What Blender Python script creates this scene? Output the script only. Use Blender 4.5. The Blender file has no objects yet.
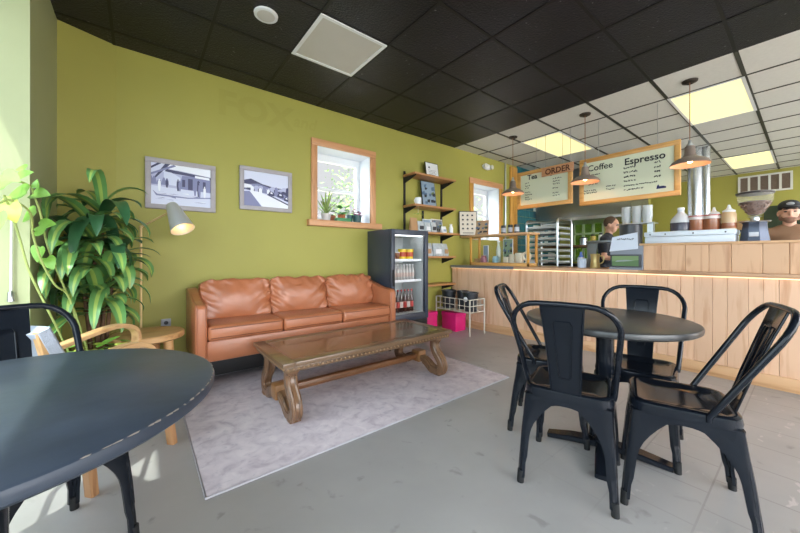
import bpy, bmesh, math, random
from mathutils import Vector as V, Matrix, noise
R = random.Random(7)
S = bpy.context.scene
COL = S.collection
pi = math.pi
CAMZ = 1.12
FX, FY = math.cos(math.radians(51.5)), math.sin(math.radians(51.5))

# ------------------------------------------------------------------ materials
def lin(c):
    if isinstance(c, str):
        c = c.lstrip('#'); c = [int(c[i:i+2], 16)/255 for i in (0, 2, 4)]
    return tuple((x/12.92 if x <= .04045 else ((x+.055)/1.055)**2.4) for x in c) + (1,)
MATS = {}
def mat(name, col, rough=.5, metal=0., var=.0, scale=6., bump=0., bscale=40., spec=.5, emit=0., ecol=None, stretch=(1,1,1), island=0.):
    if name in MATS: return MATS[name]
    m = bpy.data.materials.new(name); m.use_nodes = True
    nt = m.node_tree; N = nt.nodes; L = nt.links; b = N['Principled BSDF']
    c = lin(col)
    b.inputs['Base Color'].default_value = c
    b.inputs['Roughness'].default_value = rough
    b.inputs['Metallic'].default_value = metal
    b.inputs['Specular IOR Level'].default_value = spec
    tc = N.new('ShaderNodeTexCoord'); mp = N.new('ShaderNodeMapping'); mp.inputs['Scale'].default_value = stretch
    L.new(tc.outputs['Object'], mp.inputs['Vector'])
    if var or island:
        n = N.new('ShaderNodeTexNoise'); n.inputs['Scale'].default_value = scale; n.inputs['Detail'].default_value = 5
        L.new(mp.outputs[0], n.inputs['Vector'])
        mr = N.new('ShaderNodeMapRange'); mr.inputs[1].default_value = .3; mr.inputs[2].default_value = .7
        mr.inputs[3].default_value = 1-var; mr.inputs[4].default_value = 1+var
        L.new(n.outputs['Fac'], mr.inputs[0])
        val = mr.outputs[0]
        if island:
            g = N.new('ShaderNodeNewGeometry'); m2 = N.new('ShaderNodeMapRange')
            m2.inputs[3].default_value = 1-island; m2.inputs[4].default_value = 1+island
            L.new(g.outputs['Random Per Island'], m2.inputs[0])
            mu = N.new('ShaderNodeMath'); mu.operation = 'MULTIPLY'
            L.new(val, mu.inputs[0]); L.new(m2.outputs[0], mu.inputs[1]); val = mu.outputs[0]
        vm = N.new('ShaderNodeVectorMath'); vm.operation = 'SCALE'; vm.inputs[0].default_value = c[:3]
        L.new(val, vm.inputs['Scale']); L.new(vm.outputs[0], b.inputs['Base Color'])
    if bump:
        n2 = N.new('ShaderNodeTexNoise'); n2.inputs['Scale'].default_value = bscale; n2.inputs['Detail'].default_value = 4
        L.new(mp.outputs[0], n2.inputs['Vector'])
        bp = N.new('ShaderNodeBump'); bp.inputs['Strength'].default_value = bump; bp.inputs['Distance'].default_value = .01
        L.new(n2.outputs['Fac'], bp.inputs['Height']); L.new(bp.outputs[0], b.inputs['Normal'])
    if emit:
        b.inputs['Emission Color'].default_value = lin(ecol or col); b.inputs['Emission Strength'].default_value = emit
    MATS[name] = m
    return m
def ramp(N, pts):
    r = N.new('ShaderNodeValToRGB'); e = r.color_ramp.elements
    e[0].position, e[0].color = pts[0][0], lin(pts[0][1]); e[1].position, e[1].color = pts[-1][0], lin(pts[-1][1])
    for p, c in pts[1:-1]:
        x = e.new(p); x.color = lin(c)
    return r
def wood(name, light, dark, axis='z', rough=.45, fine=1., island=.12, knots=True, coat=0.):
    if name in MATS: return MATS[name]
    m = bpy.data.materials.new(name); m.use_nodes = True
    nt = m.node_tree; N = nt.nodes; L = nt.links; b = N['Principled BSDF']
    b.inputs['Roughness'].default_value = rough; b.inputs['Coat Weight'].default_value = coat
    tc = N.new('ShaderNodeTexCoord'); mp = N.new('ShaderNodeMapping')
    sc = {'x': (1.2, 14, 14), 'y': (14, 1.2, 14), 'z': (14, 14, 1.2)}[axis]
    mp.inputs['Scale'].default_value = [q*fine for q in sc]
    g = N.new('ShaderNodeNewGeometry')
    ad = N.new('ShaderNodeVectorMath'); ad.operation = 'MULTIPLY_ADD'
    ad.inputs[1].default_value = (37, 53, 71)
    L.new(g.outputs['Random Per Island'], ad.inputs[0]); L.new(tc.outputs['Object'], mp.inputs['Vector']); L.new(mp.outputs[0], ad.inputs[2])
    n = N.new('ShaderNodeTexNoise'); n.inputs['Scale'].default_value = 1.4; n.inputs['Detail'].default_value = 7; n.inputs['Distortion'].default_value = .6
    L.new(ad.outputs[0], n.inputs['Vector'])
    r = ramp(N, [(.28, dark), (.5, light), (.8, light)])
    L.new(n.outputs['Fac'], r.inputs[0])
    m2 = N.new('ShaderNodeMapRange'); m2.inputs[3].default_value = 1-island; m2.inputs[4].default_value = 1+island
    L.new(g.outputs['Random Per Island'], m2.inputs[0])
    vm = N.new('ShaderNodeVectorMath'); vm.operation = 'SCALE'
    L.new(r.outputs[0], vm.inputs[0]); L.new(m2.outputs[0], vm.inputs['Scale'])
    out = vm.outputs[0]
    if knots:
        vo = N.new('ShaderNodeTexVoronoi'); vo.inputs['Scale'].default_value = 2.6
        mk = N.new('ShaderNodeMapping'); mk.inputs['Scale'].default_value = {'x': (.7, 1.6, 1.6), 'y': (1.6, .7, 1.6), 'z': (1.6, 1.6, .7)}[axis]
        L.new(tc.outputs['Object'], mk.inputs['Vector']); L.new(mk.outputs[0], vo.inputs['Vector'])
        kr = N.new('ShaderNodeMapRange'); kr.inputs[1].default_value = .05; kr.inputs[2].default_value = .12; kr.inputs[3].default_value = .75; kr.inputs[4].default_value = 0
        L.new(vo.outputs['Distance'], kr.inputs[0])
        mx = N.new('ShaderNodeMix'); mx.data_type = 'RGBA'
        L.new(kr.outputs[0], mx.inputs[0]); L.new(out, mx.inputs[6]); mx.inputs[7].default_value = lin(dark)[:3] + (1,)
        out = mx.outputs[2]
    L.new(out, b.inputs['Base Color'])
    bp = N.new('ShaderNodeBump'); bp.inputs['Strength'].default_value = .12; bp.inputs['Distance'].default_value = .005
    L.new(n.outputs['Fac'], bp.inputs['Height']); L.new(bp.outputs[0], b.inputs['Normal'])
    MATS[name] = m
    return m
def glass(name, tint='ffffff', refl=.08, rough=.0):
    if name in MATS: return MATS[name]
    m = bpy.data.materials.new(name); m.use_nodes = True
    N = m.node_tree.nodes; L = m.node_tree.links; N.remove(N['Principled BSDF'])
    t = N.new('ShaderNodeBsdfTransparent'); t.inputs[0].default_value = lin(tint)
    g = N.new('ShaderNodeBsdfGlossy'); g.inputs['Roughness'].default_value = rough
    f = N.new('ShaderNodeFresnel'); f.inputs[0].default_value = 1.35
    ge = N.new('ShaderNodeNewGeometry'); sb = N.new('ShaderNodeMath'); sb.operation = 'SUBTRACT'; sb.inputs[0].default_value = 1; L.new(ge.outputs['Backfacing'], sb.inputs[1])
    mu = N.new('ShaderNodeMath'); mu.operation = 'MULTIPLY'; L.new(f.outputs[0], mu.inputs[0]); L.new(sb.outputs[0], mu.inputs[1])
    x = N.new('ShaderNodeMixShader'); L.new(mu.outputs[0], x.inputs[0]); L.new(t.outputs[0], x.inputs[1]); L.new(g.outputs[0], x.inputs[2])
    L.new(x.outputs[0], N['Material Output'].inputs[0])
    MATS[name] = m
    return m

# ------------------------------------------------------------------ mesh builder
class MB:
    def __init__(s): s.bm = bmesh.new(); s.mi = 0
    def _merge(s, t, mi=None):
        me = bpy.data.meshes.new('tmp'); t.to_mesh(me); t.free()
        n0 = len(s.bm.faces); s.bm.from_mesh(me); bpy.data.meshes.remove(me)
        s.bm.faces.ensure_lookup_table()
        for f in s.bm.faces[n0:]: f.material_index = s.mi if mi is None else mi
    def box(s, a, b, bev=0., seg=2, M=None, mi=None):
        t = bmesh.new(); bmesh.ops.create_cube(t, size=1)
        for v in t.verts: v.co = V([(a[i]+b[i])/2 + v.co[i]*(b[i]-a[i]) for i in range(3)])
        if bev: bmesh.ops.bevel(t, geom=t.edges[:], offset=bev, segments=seg, affect='EDGES', profile=.5)
        if M: t.transform(M)
        s._merge(t, mi); return s
    def cbox(s, c, d, bev=0., rz=0., M=None, mi=None, seg=2):
        m = Matrix.Translation(c) @ Matrix.Rotation(rz, 4, 'Z')
        if M: m = m @ M
        return s.box([-x/2 for x in d], [x/2 for x in d], bev, seg, m, mi)
    def tube(s, pts, r, seg=8, closed=False, cap=True, mi=None, sq=None):
        pts = [V(p) for p in pts]; n = len(pts); rs = r if hasattr(r, '__len__') else [r]*n
        t = bmesh.new(); rings = []; up = None
        for i, p in enumerate(pts):
            if closed: d = pts[(i+1) % n]-pts[i-1]
            else: d = pts[min(i+1, n-1)]-pts[max(i-1, 0)]
            d.normalize()
            if up is None:
                up = V((0, 0, 1)) if abs(d.z) < .9 else V((1, 0, 0))
            a = up - d*up.dot(d)
            if a.length < 1e-5: a = d.orthogonal()
            a.normalize(); bb = d.cross(a); up = a
            rings.append([t.verts.new(p + (a*math.cos(2*pi*k/seg)+bb*math.sin(2*pi*k/seg))*rs[i]) for k in range(seg)])
        for i in range(n if closed else n-1):
            A, B = rings[i], rings[(i+1) % n]
            for k in range(seg): t.faces.new((A[k], A[(k+1) % seg], B[(k+1) % seg], B[k]))
        if cap and not closed: t.faces.new(rings[0][::-1]); t.faces.new(rings[-1])
        bmesh.ops.recalc_face_normals(t, faces=t.faces[:])
        s._merge(t, mi); return s
    def sweep(s, pts, sizes, axis, mi=None, bev=0.):
        """flat ribbon of rectangular section: axis = fixed width direction, sizes = (width, thickness) per point"""
        pts = [V(p) for p in pts]; ax = V(axis).normalized(); n = len(pts); t = bmesh.new(); rings = []
        for i, p in enumerate(pts):
            d = (pts[min(i+1, n-1)]-pts[max(i-1, 0)]).normalized(); nn = ax.cross(d).normalized(); w, h = sizes[i] if isinstance(sizes, list) else sizes
            w /= 2; h /= 2; c = min(w, h)*.35
            prof = [(-w+c, -h), (w-c, -h), (w, -h+c), (w, h-c), (w-c, h), (-w+c, h), (-w, h-c), (-w, -h+c)]
            rings.append([t.verts.new(p+ax*x+nn*y) for x, y in prof])
        for i in range(n-1):
            for k in range(8): t.faces.new((rings[i][k], rings[i][(k+1) % 8], rings[i+1][(k+1) % 8], rings[i+1][k]))
        t.faces.new(rings[0][::-1]); t.faces.new(rings[-1])
        bmesh.ops.recalc_face_normals(t, faces=t.faces[:])
        s._merge(t, mi); return s
    def lathe(s, prof, c=(0, 0, 0), seg=24, M=None, mi=None, sx=1, sy=1):
        t = bmesh.new(); rings = []
        for r, z in prof:
            if r < 1e-6: rings.append([t.verts.new((0, 0, z))])
            else: rings.append([t.verts.new((r*math.cos(2*pi*k/seg)*sx, r*math.sin(2*pi*k/seg)*sy, z)) for k in range(seg)])
        for A, B in zip(rings, rings[1:]):
            if len(A) == 1 and len(B) == 1: continue
            for k in range(seg):
                k2 = (k+1) % seg
                if len(A) == 1: t.faces.new((A[0], B[k2], B[k]))
                elif len(B) == 1: t.faces.new((A[k], A[k2], B[0]))
                else: t.faces.new((A[k], A[k2], B[k2], B[k]))
        bmesh.ops.recalc_face_normals(t, faces=t.faces[:])
        m = Matrix.Translation(c)
        if M: m = m @ M
        t.transform(m); s._merge(t, mi); return s
    def cyl(s, p, r, h, seg=20, bev=.0, mi=None, M=None):
        e = bev
        prof = [(0, 0), (r, 0), (r, h), (0, h)] if not e else [(0, 0), (r-e, 0), (r, e), (r, h-e), (r-e, h), (0, h)]
        return s.lathe(prof, p, seg, M, mi)
    def ball(s, c, r, seg=12, mi=None, M=None):
        r = (r, r, r) if not hasattr(r, '__len__') else r
        prof = [(math.sin(pi*i/seg), -math.cos(pi*i/seg)) for i in range(seg+1)]
        prof[0] = (0, -1); prof[-1] = (0, 1)
        m = Matrix.Diagonal((*r, 1))
        if M: m = M @ m
        return s.lathe(prof, c, seg*2, m, mi)
    def prism(s, poly, o, ux, uy, th, mi=None, bev=0.):
        """polygon in the plane (o, ux, uy) thickened by th along ux x uy"""
        ux, uy, o = V(ux), V(uy), V(o); n = ux.cross(uy).normalized(); t = bmesh.new()
        A = [t.verts.new(o+ux*x+uy*y) for x, y in poly]; f = t.faces.new(A)
        if th:
            B = [t.verts.new(v.co+n*th) for v in A]; t.faces.new(B[::-1])
            for k in range(len(A)):
                k2 = (k+1) % len(A); t.faces.new((A[k], B[k], B[k2], A[k2]))
        bmesh.ops.recalc_face_normals(t, faces=t.faces[:])
        if bev: bmesh.ops.bevel(t, geom=t.edges[:], offset=bev, segments=2, affect='EDGES', profile=.5)
        s._merge(t, mi); return s
    def quad(s, pts, mi=None):
        t = bmesh.new(); t.faces.new([t.verts.new(p) for p in pts]); s._merge(t, mi); return s
    def sheet(s, rows, mis=None, mi=None):
        t = bmesh.new(); G = [[t.verts.new(p) for p in r] for r in rows]
        for a, b in zip(G, G[1:]):
            for k in range(len(a)-1):
                f = t.faces.new((a[k], a[k+1], b[k+1], b[k])); f.material_index = mis[k] if mis else (s.mi if mi is None else mi)
        me = bpy.data.meshes.new('tmp'); t.to_mesh(me); t.free(); s.bm.from_mesh(me); bpy.data.meshes.remove(me); return s
    def text(s, txt, size, o, ux, uy, th=.0015, mi=None, shear=0., bold=0., align='LEFT', sx=1.):
        c = bpy.data.curves.new('t', 'FONT'); c.body = txt; c.size = size; c.extrude = th; c.shear = shear; c.offset = bold; c.align_x = align; c.resolution_u = 3
        ob = bpy.data.objects.new('t', c); COL.objects.link(ob)
        dg = bpy.context.evaluated_depsgraph_get(); me = bpy.data.meshes.new_from_object(ob.evaluated_get(dg))
        t = bmesh.new(); t.from_mesh(me); bpy.data.meshes.remove(me); bpy.data.objects.remove(ob); bpy.data.curves.remove(c)
        ux, uy = V(ux), V(uy); n = ux.cross(uy)
        m = Matrix(((ux.x*sx, uy.x, n.x, o[0]), (ux.y*sx, uy.y, n.y, o[1]), (ux.z*sx, uy.z, n.z, o[2]), (0, 0, 0, 1)))
        t.transform(m); s._merge(t, mi); return s
    def build(s, name, mats, parent=None, org=None, smooth=True, ang=38):
        off = V((0, 0, 0))
        if parent is not None: off = WL[parent.name]
        elif org is not None: off = V(org)
        me = bpy.data.meshes.new(name)
        if smooth:
            for f in s.bm.faces: f.smooth = True
            for e in s.bm.edges:
                if len(e.link_faces) == 2 and e.calc_face_angle(0) > math.radians(ang): e.smooth = False
        for v in s.bm.verts: v.co -= off
        s.bm.to_mesh(me); s.bm.free()
        for m in (mats if isinstance(mats, (list, tuple)) else [mats]): me.materials.append(m)
        o = bpy.data.objects.new(name, me); COL.objects.link(o)
        if parent is not None: o.parent = parent; WL[o.name] = off
        else: o.location = off; WL[o.name] = off
        return o
WL = {}
ORD = ['first', 'second', 'third', 'fourth', 'fifth', 'sixth', 'seventh', 'eighth', 'ninth', 'tenth']
def tag(o, label, cat, group=None, kind=None):
    if label: o['label'] = label
    if cat: o['category'] = cat
    if group: o['group'] = group
    if kind: o['kind'] = kind
    return o
def thing(name, label, cat, loc=(0, 0, 0), group=None):
    o = bpy.data.objects.new(name, None); COL.objects.link(o); o.location = loc; o.empty_display_size = .1
    WL[o.name] = V(loc); return tag(o, label, cat, group)
def struct(o):
    o['kind'] = 'structure'; return o
KIDS = lambda o: [c for c in bpy.data.objects if c.parent == o]
def copy_tree(o, loc, rz=0., label=None, group=None):
    c = o.copy(); COL.objects.link(c); c.location = loc; c.rotation_euler = (0, 0, rz)
    if label: c['label'] = label
    if group: c['group'] = group
    for k in KIDS(o):
        d = k.copy(); COL.objects.link(d); d.parent = c
        for q in KIDS(k):
            e = q.copy(); COL.objects.link(e); e.parent = d
    return c
def at(u, v, X=None, Y=None, Z=None):
    """point of the place seen in direction (u, v) on a known vertical or level plane"""
    a, t = (u-400)/327., (255.5-v)/327.
    d = V((FX+a*FY, FY-a*FX, t)); k = X/d.x if X is not None else (Y/d.y if Y is not None else (Z-CAMZ)/d.z)
    return V((0, 0, CAMZ))+d*k
def arc(c, r, a0, a1, n, e1, e2):
    return [V(c)+V(e1)*r*math.cos(a0+(a1-a0)*i/n)+V(e2)*r*math.sin(a0+(a1-a0)*i/n) for i in range(n+1)]
def bez(pts, n=8):
    """Catmull-Rom through points"""
    P = [V(p) for p in pts]; P = [P[0]*2-P[1]]+P+[P[-1]*2-P[-2]]; out = []
    for i in range(1, len(P)-2):
        for k in range(n):
            t = k/n; a, b, c, d = P[i-1:i+3]
            out.append(.5*((2*b)+(c-a)*t+(2*a-5*b+4*c-d)*t*t+(3*b-a-3*c+d)*t**3))
    out.append(P[-2]); return out

# palette
OLIVE = mat('olive_paint', 'a5a04b', .55, var=.03, scale=1.5, bump=.06, bscale=120)
GREYGREEN = mat('pale_olive_paint', 'a9ae84', .55, var=.03, scale=2, bump=.05, bscale=120)
PINE = wood('pine', 'd8b293', 'c39572', 'z', .42, island=.09)
PINE_Y = wood('pine_level', 'd4aa80', 'b98a5e', 'y', .4, island=.08)
PINE_X = wood('pine_long', 'd6a671', 'b07a48', 'x', .42, island=.08)
TRIM = wood('honey_trim', 'd49c6e', 'b07a4c', 'z', .4, fine=.8, island=.06)
TRIM_X = wood('honey_trim_long', 'd49c6e', 'b07a4c', 'x', .4, fine=.8, island=.06)
TRIM_Y = wood('honey_trim_cross', 'dba964', 'bf8745', 'y', .4, fine=.8, island=.06)
TRIM_G = wood('golden_trim', 'd7a04c', 'b0742c', 'z', .4, fine=.8, island=.06)
SHELFW = wood('brown_shelf_wood', 'b98352', '7d4f2b', 'x', .4, island=.05)
WALNUT = wood('dark_table_wood', '71573f', '45311f', 'x', .28, island=.05, knots=False, coat=.3)
WALNUT_Z = wood('turned_leg_wood', '7f5f45', '503826', 'z', .3, island=.05, knots=False, coat=.3)
BEECH = wood('pale_bentwood', 'd2a877', 'b58656', 'x', .4, island=.04, knots=False)
OAK = wood('stool_oak', 'cda06c', 'a87946', 'x', .4, island=.06)
BLACKM = mat('black_enamel', '14181f', .14, .0, var=.1, scale=8, spec=.28)
BLACKM.node_tree.nodes['Principled BSDF'].inputs['Coat Weight'].default_value = 0; BLACKM.node_tree.nodes['Principled BSDF'].inputs['Coat Roughness'].default_value = .06
BLACKT = mat('black_tabletop', '39414e', .4, 0, var=.25, scale=5, bump=.05, bscale=25, spec=.4)
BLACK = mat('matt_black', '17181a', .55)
DGREY = mat('dark_grey', '3a3d42', .45)
STEEL = mat('brushed_steel', 'b9bdc0', .3, 1., var=.05, scale=3)
CHROME = mat('polished_steel', 'd8dcdf', .12, 1.)
WHITE = mat('white_paint', 'e9ecef', .4)
OFFW = mat('off_white', 'd9d9d2', .5)
PAPER = mat('white_paper', 'e8eaec', .7)
BRASS = mat('satin_brass', 'dfc08a', .35, .3)
RUBBER = mat('black_rubber', '101113', .7)
LEATHER = mat('tan_leather', 'ae6b48', .3, var=.1, scale=5, bump=.12, bscale=160, spec=.6)
SEAM = mat('leather_seam', '63331c', .5)
CREAM = mat('cream_board', 'dfe3c8', .6)
INK = mat('black_ink', '1c1c1e', .6)
BROWNC = mat('brown_ceramic', '8b7262', .35, var=.06)

# ------------------------------------------------------------------ room
W = 3.678; CH = 2.904; XL = -.49; XK = 10.3; YB = -3.2; XG = -.8
def floor_mat():
    m = bpy.data.materials.new('worn_painted_concrete'); m.use_nodes = True
    N = m.node_tree.nodes; L = m.node_tree.links; b = N['Principled BSDF']
    tc = N.new('ShaderNodeTexCoord')
    def nz(s, d=6, dist=0.):
        n = N.new('ShaderNodeTexNoise'); n.inputs['Scale'].default_value = s; n.inputs['Detail'].default_value = d; n.inputs['Distortion'].default_value = dist
        L.new(tc.outputs['Object'], n.inputs['Vector']); return n
    n1 = nz(1.1); r1 = ramp(N, [(.3, '9a9795'), (.55, 'a7a4a2'), (.75, 'b1aeab')]); L.new(n1.outputs['Fac'], r1.inputs[0])
    n2 = nz(9, 8, .5); r2 = ramp(N, [(.64, '000000'), (.72, 'ffffff')]); L.new(n2.outputs['Fac'], r2.inputs[0])
    mx = N.new('ShaderNodeMix'); mx.data_type = 'RGBA'; L.new(r1.outputs[0], mx.inputs[6]); mx.inputs[7].default_value = lin('85827f')
    ml = N.new('ShaderNodeMath'); ml.operation = 'MULTIPLY'; ml.inputs[1].default_value = .7
    L.new(r2.outputs[0], ml.inputs[0]); L.new(ml.outputs[0], mx.inputs[0])
    # pale chipped patches, only towards the counter end of the room
    n3 = nz(8, 9, 1.2); r3 = ramp(N, [(.64, '000000'), (.69, 'ffffff')]); L.new(n3.outputs['Fac'], r3.inputs[0])
    sp = N.new('ShaderNodeSeparateXYZ'); L.new(tc.outputs['Object'], sp.inputs[0])
    mr = N.new('ShaderNodeMapRange'); mr.inputs[1].default_value = 1.4; mr.inputs[2].default_value = 2.2; L.new(sp.outputs[0], mr.inputs[0])
    my = N.new('ShaderNodeMapRange'); my.inputs[1].default_value = 1.2; my.inputs[2].default_value = .5; L.new(sp.outputs[1], my.inputs[0])
    q = N.new('ShaderNodeMath'); q.operation = 'MULTIPLY'; L.new(mr.outputs[0], q.inputs[0]); L.new(my.outputs[0], q.inputs[1])
    q2 = N.new('ShaderNodeMath'); q2.operation = 'MULTIPLY'; L.new(q.outputs[0], q2.inputs[0]); L.new(r3.outputs[0], q2.inputs[1])
    mx2 = N.new('ShaderNodeMix'); mx2.data_type = 'RGBA'; L.new(q2.outputs[0], mx2.inputs[0]); L.new(mx.outputs[2], mx2.inputs[6]); mx2.inputs[7].default_value = lin('bdb6b4')
    # old tile joints showing through near the counter
    bt = N.new('ShaderNodeTexBrick'); bt.offset = .5; bt.inputs['Scale'].default_value = 1.; bt.inputs['Brick Width'].default_value = .3; bt.inputs['Row Height'].default_value = .3; bt.inputs['Mortar Size'].default_value = .004
    bt.inputs['Color1'].default_value = bt.inputs['Color2'].default_value = (1, 1, 1, 1); bt.inputs['Mortar'].default_value = (0, 0, 0, 1)
    L.new(tc.outputs['Object'], bt.inputs['Vector'])
    iv = N.new('ShaderNodeMath'); iv.operation = 'SUBTRACT'; iv.inputs[0].default_value = 1; L.new(bt.outputs['Color'], iv.inputs[1])
    q3 = N.new('ShaderNodeMath'); q3.operation = 'MULTIPLY'; L.new(q.outputs[0], q3.inputs[0]); L.new(iv.outputs[0], q3.inputs[1])
    q4 = N.new('ShaderNodeMath'); q4.operation = 'MULTIPLY'; q4.inputs[1].default_value = .45; L.new(q3.outputs[0], q4.inputs[0])
    mx3 = N.new('ShaderNodeMix'); mx3.data_type = 'RGBA'; L.new(q4.outputs[0], mx3.inputs[0]); L.new(mx2.outputs[2], mx3.inputs[6]); mx3.inputs[7].default_value = lin('6f6a66')
    L.new(mx3.outputs[2], b.inputs['Base Color'])
    rr = N.new('ShaderNodeMapRange'); rr.inputs[3].default_value = .28; rr.inputs[4].default_value = .5; L.new(n2.outputs['Fac'], rr.inputs[0]); L.new(rr.outputs[0], b.inputs['Roughness'])
    bp = N.new('ShaderNodeBump'); bp.inputs['Strength'].default_value = .12; bp.inputs['Distance'].default_value = .004; L.new(n2.outputs['Fac'], bp.inputs['Height']); L.new(bp.outputs[0], b.inputs['Normal'])
    return m
struct(MB().box((XG-.15, YB-.15, -.1), (XK+.1, W+.35, 0)).build('floor', floor_mat()))
BTILE = mat('black_ceiling_tile', '1b1b24', .42, var=.3, scale=2.2, bump=.5, bscale=70, spec=.35)
def specks(m):
    nt = m.node_tree; N = nt.nodes; L = nt.links; b = N['Principled BSDF']; src = b.inputs['Base Color'].links[0].from_socket
    tc = N.new('ShaderNodeTexCoord'); n = N.new('ShaderNodeTexNoise'); n.inputs['Scale'].default_value = 38; n.inputs['Detail'].default_value = 3; L.new(tc.outputs['Object'], n.inputs['Vector'])
    r = ramp(N, [(.70, '000000'), (.76, 'ffffff')]); L.new(n.outputs['Fac'], r.inputs[0])
    x = N.new('ShaderNodeMix'); x.data_type = 'RGBA'; L.new(r.outputs[0], x.inputs[0]); L.new(src, x.inputs[6]); x.inputs[7].default_value = lin('76767a'); L.new(x.outputs[2], b.inputs['Base Color'])
specks(BTILE)
WTILE = mat('white_ceiling_tile', 'd9d9d6', .6, var=.03, scale=30, bump=.2, bscale=120)
XB = 4.08
cm = MB()
lights = [(4.69, 5.90, .41, 1.02), (4.69, 5.90, 2.235, 2.845), (8.33, 9.54, .41, 1.02)]
cm.box((XG-.15, YB-.15, CH), (XB, W+.35, CH+.08), mi=0)
cm.box((XB, YB-.15, CH), (XK+.1, W+.35, CH+.08), mi=1)
struct(cm.build('ceiling', [BTILE, WTILE]))
gb = MB(); gw = MB()
GX = [.437+.607*k for k in range(-2, 18)]; GY = [.41+.608*k for k in range(-5, 6)]
for x in GX:
    if XG < x < XB-.05: gb.box((x-.011, YB, CH-.006), (x+.011, W-.01, CH))
    elif XB+.05 < x < XK: gw.box((x-.01, YB, CH-.006), (x+.01, W-.01, CH))
for y in GY:
    gb.box((XG, y-.011, CH-.005), (XB, y+.011, CH)); gw.box((XB, y-.016, CH-.005), (XK, y+.016, CH))
struct(gb.build('trim_1', mat('black_grid', '0c0c0e', .6)))
struct(gw.build('trim_2', mat('dark_grid', '34352f', .5)))

def wall_holes(name, m, axis, a0, a1, z0, z1, p0, p1, holes):
    """wall along axis from a0 to a1, thickness p0..p1, rectangular openings (a, b, za, zb)"""
    mb = MB(); xs = sorted(set([a0, a1]+[h[0] for h in holes]+[h[1] for h in holes]))
    for l, r in zip(xs, xs[1:]):
        hs = sorted([(h[2], h[3]) for h in holes if h[0] <= l+1e-6 and h[1] >= r-1e-6]); z = z0
        for a, b in hs+[(z1, z1)]:
            if a > z+1e-6:
                if axis == 'x': mb.box((l, p0, z), (r, p1, a))
                else: mb.box((p0, l, z), (p1, r, a))
            z = b
    return struct(mb.build(name, m))
W1 = (1.655, 2.41, 1.545, 2.435); W2 = (4.55, 5.32, 1.40, 2.38)
wall_holes('wall_back', OLIVE, 'x', -.16, XK, 0, CH, W, W+.33, [W1, W2])
cw = MB(); cw.prism([(-.16, W), (XL, 3.545), (XL, W+.33), (-.16, W+.33)], (0, 0, 0), (1, 0, 0), (0, 1, 0), CH)
struct(cw.build('wall_corner', OLIVE))
struct(MB().box((XL-.5, 2.77, 0), (XL, 3.56, CH)).build('wall_left', GREYGREEN))
wall_holes('wall_front_left', OFFW, 'y', YB-.15, 2.77, 0, CH, XG-.15, XG, [(YB+.3, -.75, .35, 2.86), (-.6, 2.72, .35, 2.86)])
wall_holes('wall_front', OFFW, 'x', XG-.15, XK+.1, 0, CH, YB-.15, YB, [(-.55, 1.9, .3, 2.6), (2.05, 4.4, .3, 2.6), (4.6, 7.4, .3, 2.8), (7.6, 10.1, .3, 2.8)])
struct(MB().box((XK, YB-.15, 0), (XK+.15, W+.33, CH)).build('wall_kitchen', OLIVE))
PANE = glass('window_glass')
TINT = glass('tinted_glass', 'ccd3d6')  # tint added to dim daylight through the unseen left windows
def plain_window(name, axis, a, b, z0, z1, p, pm=None):
    mb = MB(); f = .05
    def bx(a0, a1, za, zb, m=None):
        m = m or mb
        if axis == 'x': m.box((a0, p-.03, za), (a1, p+.03, zb))
        else: m.box((p-.03, a0, za), (p+.03, a1, zb))
    bx(a, b, z0, z0+f); bx(a, b, z1-f, z1); bx(a, a+f, z0+f, z1-f); bx(b-f, b, z0+f, z1-f)
    w = struct(mb.build(name, DGREY))
    g = MB()
    if axis == 'x': g.box((a+f, p-.003, z0+f), (b-f, p+.003, z1-f))
    else: g.box((p-.003, a+f, z0+f), (p+.003, b-f, z1-f))
    g.build('pane', pm or PANE, w)
plain_window('window_3', 'y', YB+.3, -.75, .35, 2.86, XG-.08, TINT); plain_window('window_4', 'y', -.6, 2.72, .35, 2.86, XG-.08, TINT)
plain_window('window_5', 'x', -.55, 1.9, .3, 2.6, YB-.08); plain_window('window_6', 'x', 2.05, 4.4, .3, 2.6, YB-.08); plain_window('window_7', 'x', 4.6, 7.4, .3, 2.8, YB-.08); plain_window('added_window', 'x', 7.6, 10.1, .3, 2.8, YB-.08)  # last window added unseen, the one before enlarged, to daylight the kitchen

def sash_window(name, tname, w, sill_z):
    x0, x1, z0, z1 = w; yb = W+.33; e = .004
    JW = mat('white_reveal', 'dfe6ee', .5)
    j = MB()
    j.box((x0, W+.001, z0), (x0+e, yb, z1)).box((x1-e, W+.001, z0), (x1, yb, z1)).box((x0, W+.001, z1-e), (x1, yb, z1)).box((x0, W+.001, z0), (x1, yb, z0+e))
    win = struct(j.build(name, JW)); f = .035; a, b, c, d = x0+.02, x1-.02, z0+.02, z1-.04; mz = (c+d)/2+.0; y0 = yb-.07
    fr = MB(); fr.box((x0+e, y0, z0+e), (a+f, y0+.06, z1-e)).box((b-f, y0, z0+e), (x1-e, y0+.06, z1-e)).box((a+f, y0, d-f-.02), (b-f, y0+.06, z1-e)).box((a+f, y0, z0+e), (b-f, y0+.06, c+f))
    fr.box((a+f, y0-.01, mz-.022), (b-f, y0+.05, mz+.022), .004).box(((a+b)/2-.03, y0-.02, mz+.02), ((a+b)/2+.03, y0+.01, mz+.035))
    fr.build('sash', WHITE, win)
    MB().box((a+f, y0+.03, c+f), (b-f, y0+.034, mz-.02)).box((a+f, y0+.03, mz+.02), (b-f, y0+.034, d-f-.02)).build('pane', PANE, win)
    return win
sash_window('window_1', '', W1, 1.5); sash_window('window_2', '', W2, 1.4)
t = MB(); y0, y1 = W-.022, W
t.box((1.58, y0, 1.545), (1.655, y1, 2.435), .004).box((2.41, y0, 1.545), (2.493, y1, 2.435), .004)
o = struct(t.build('trim_3', TRIM))
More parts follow.
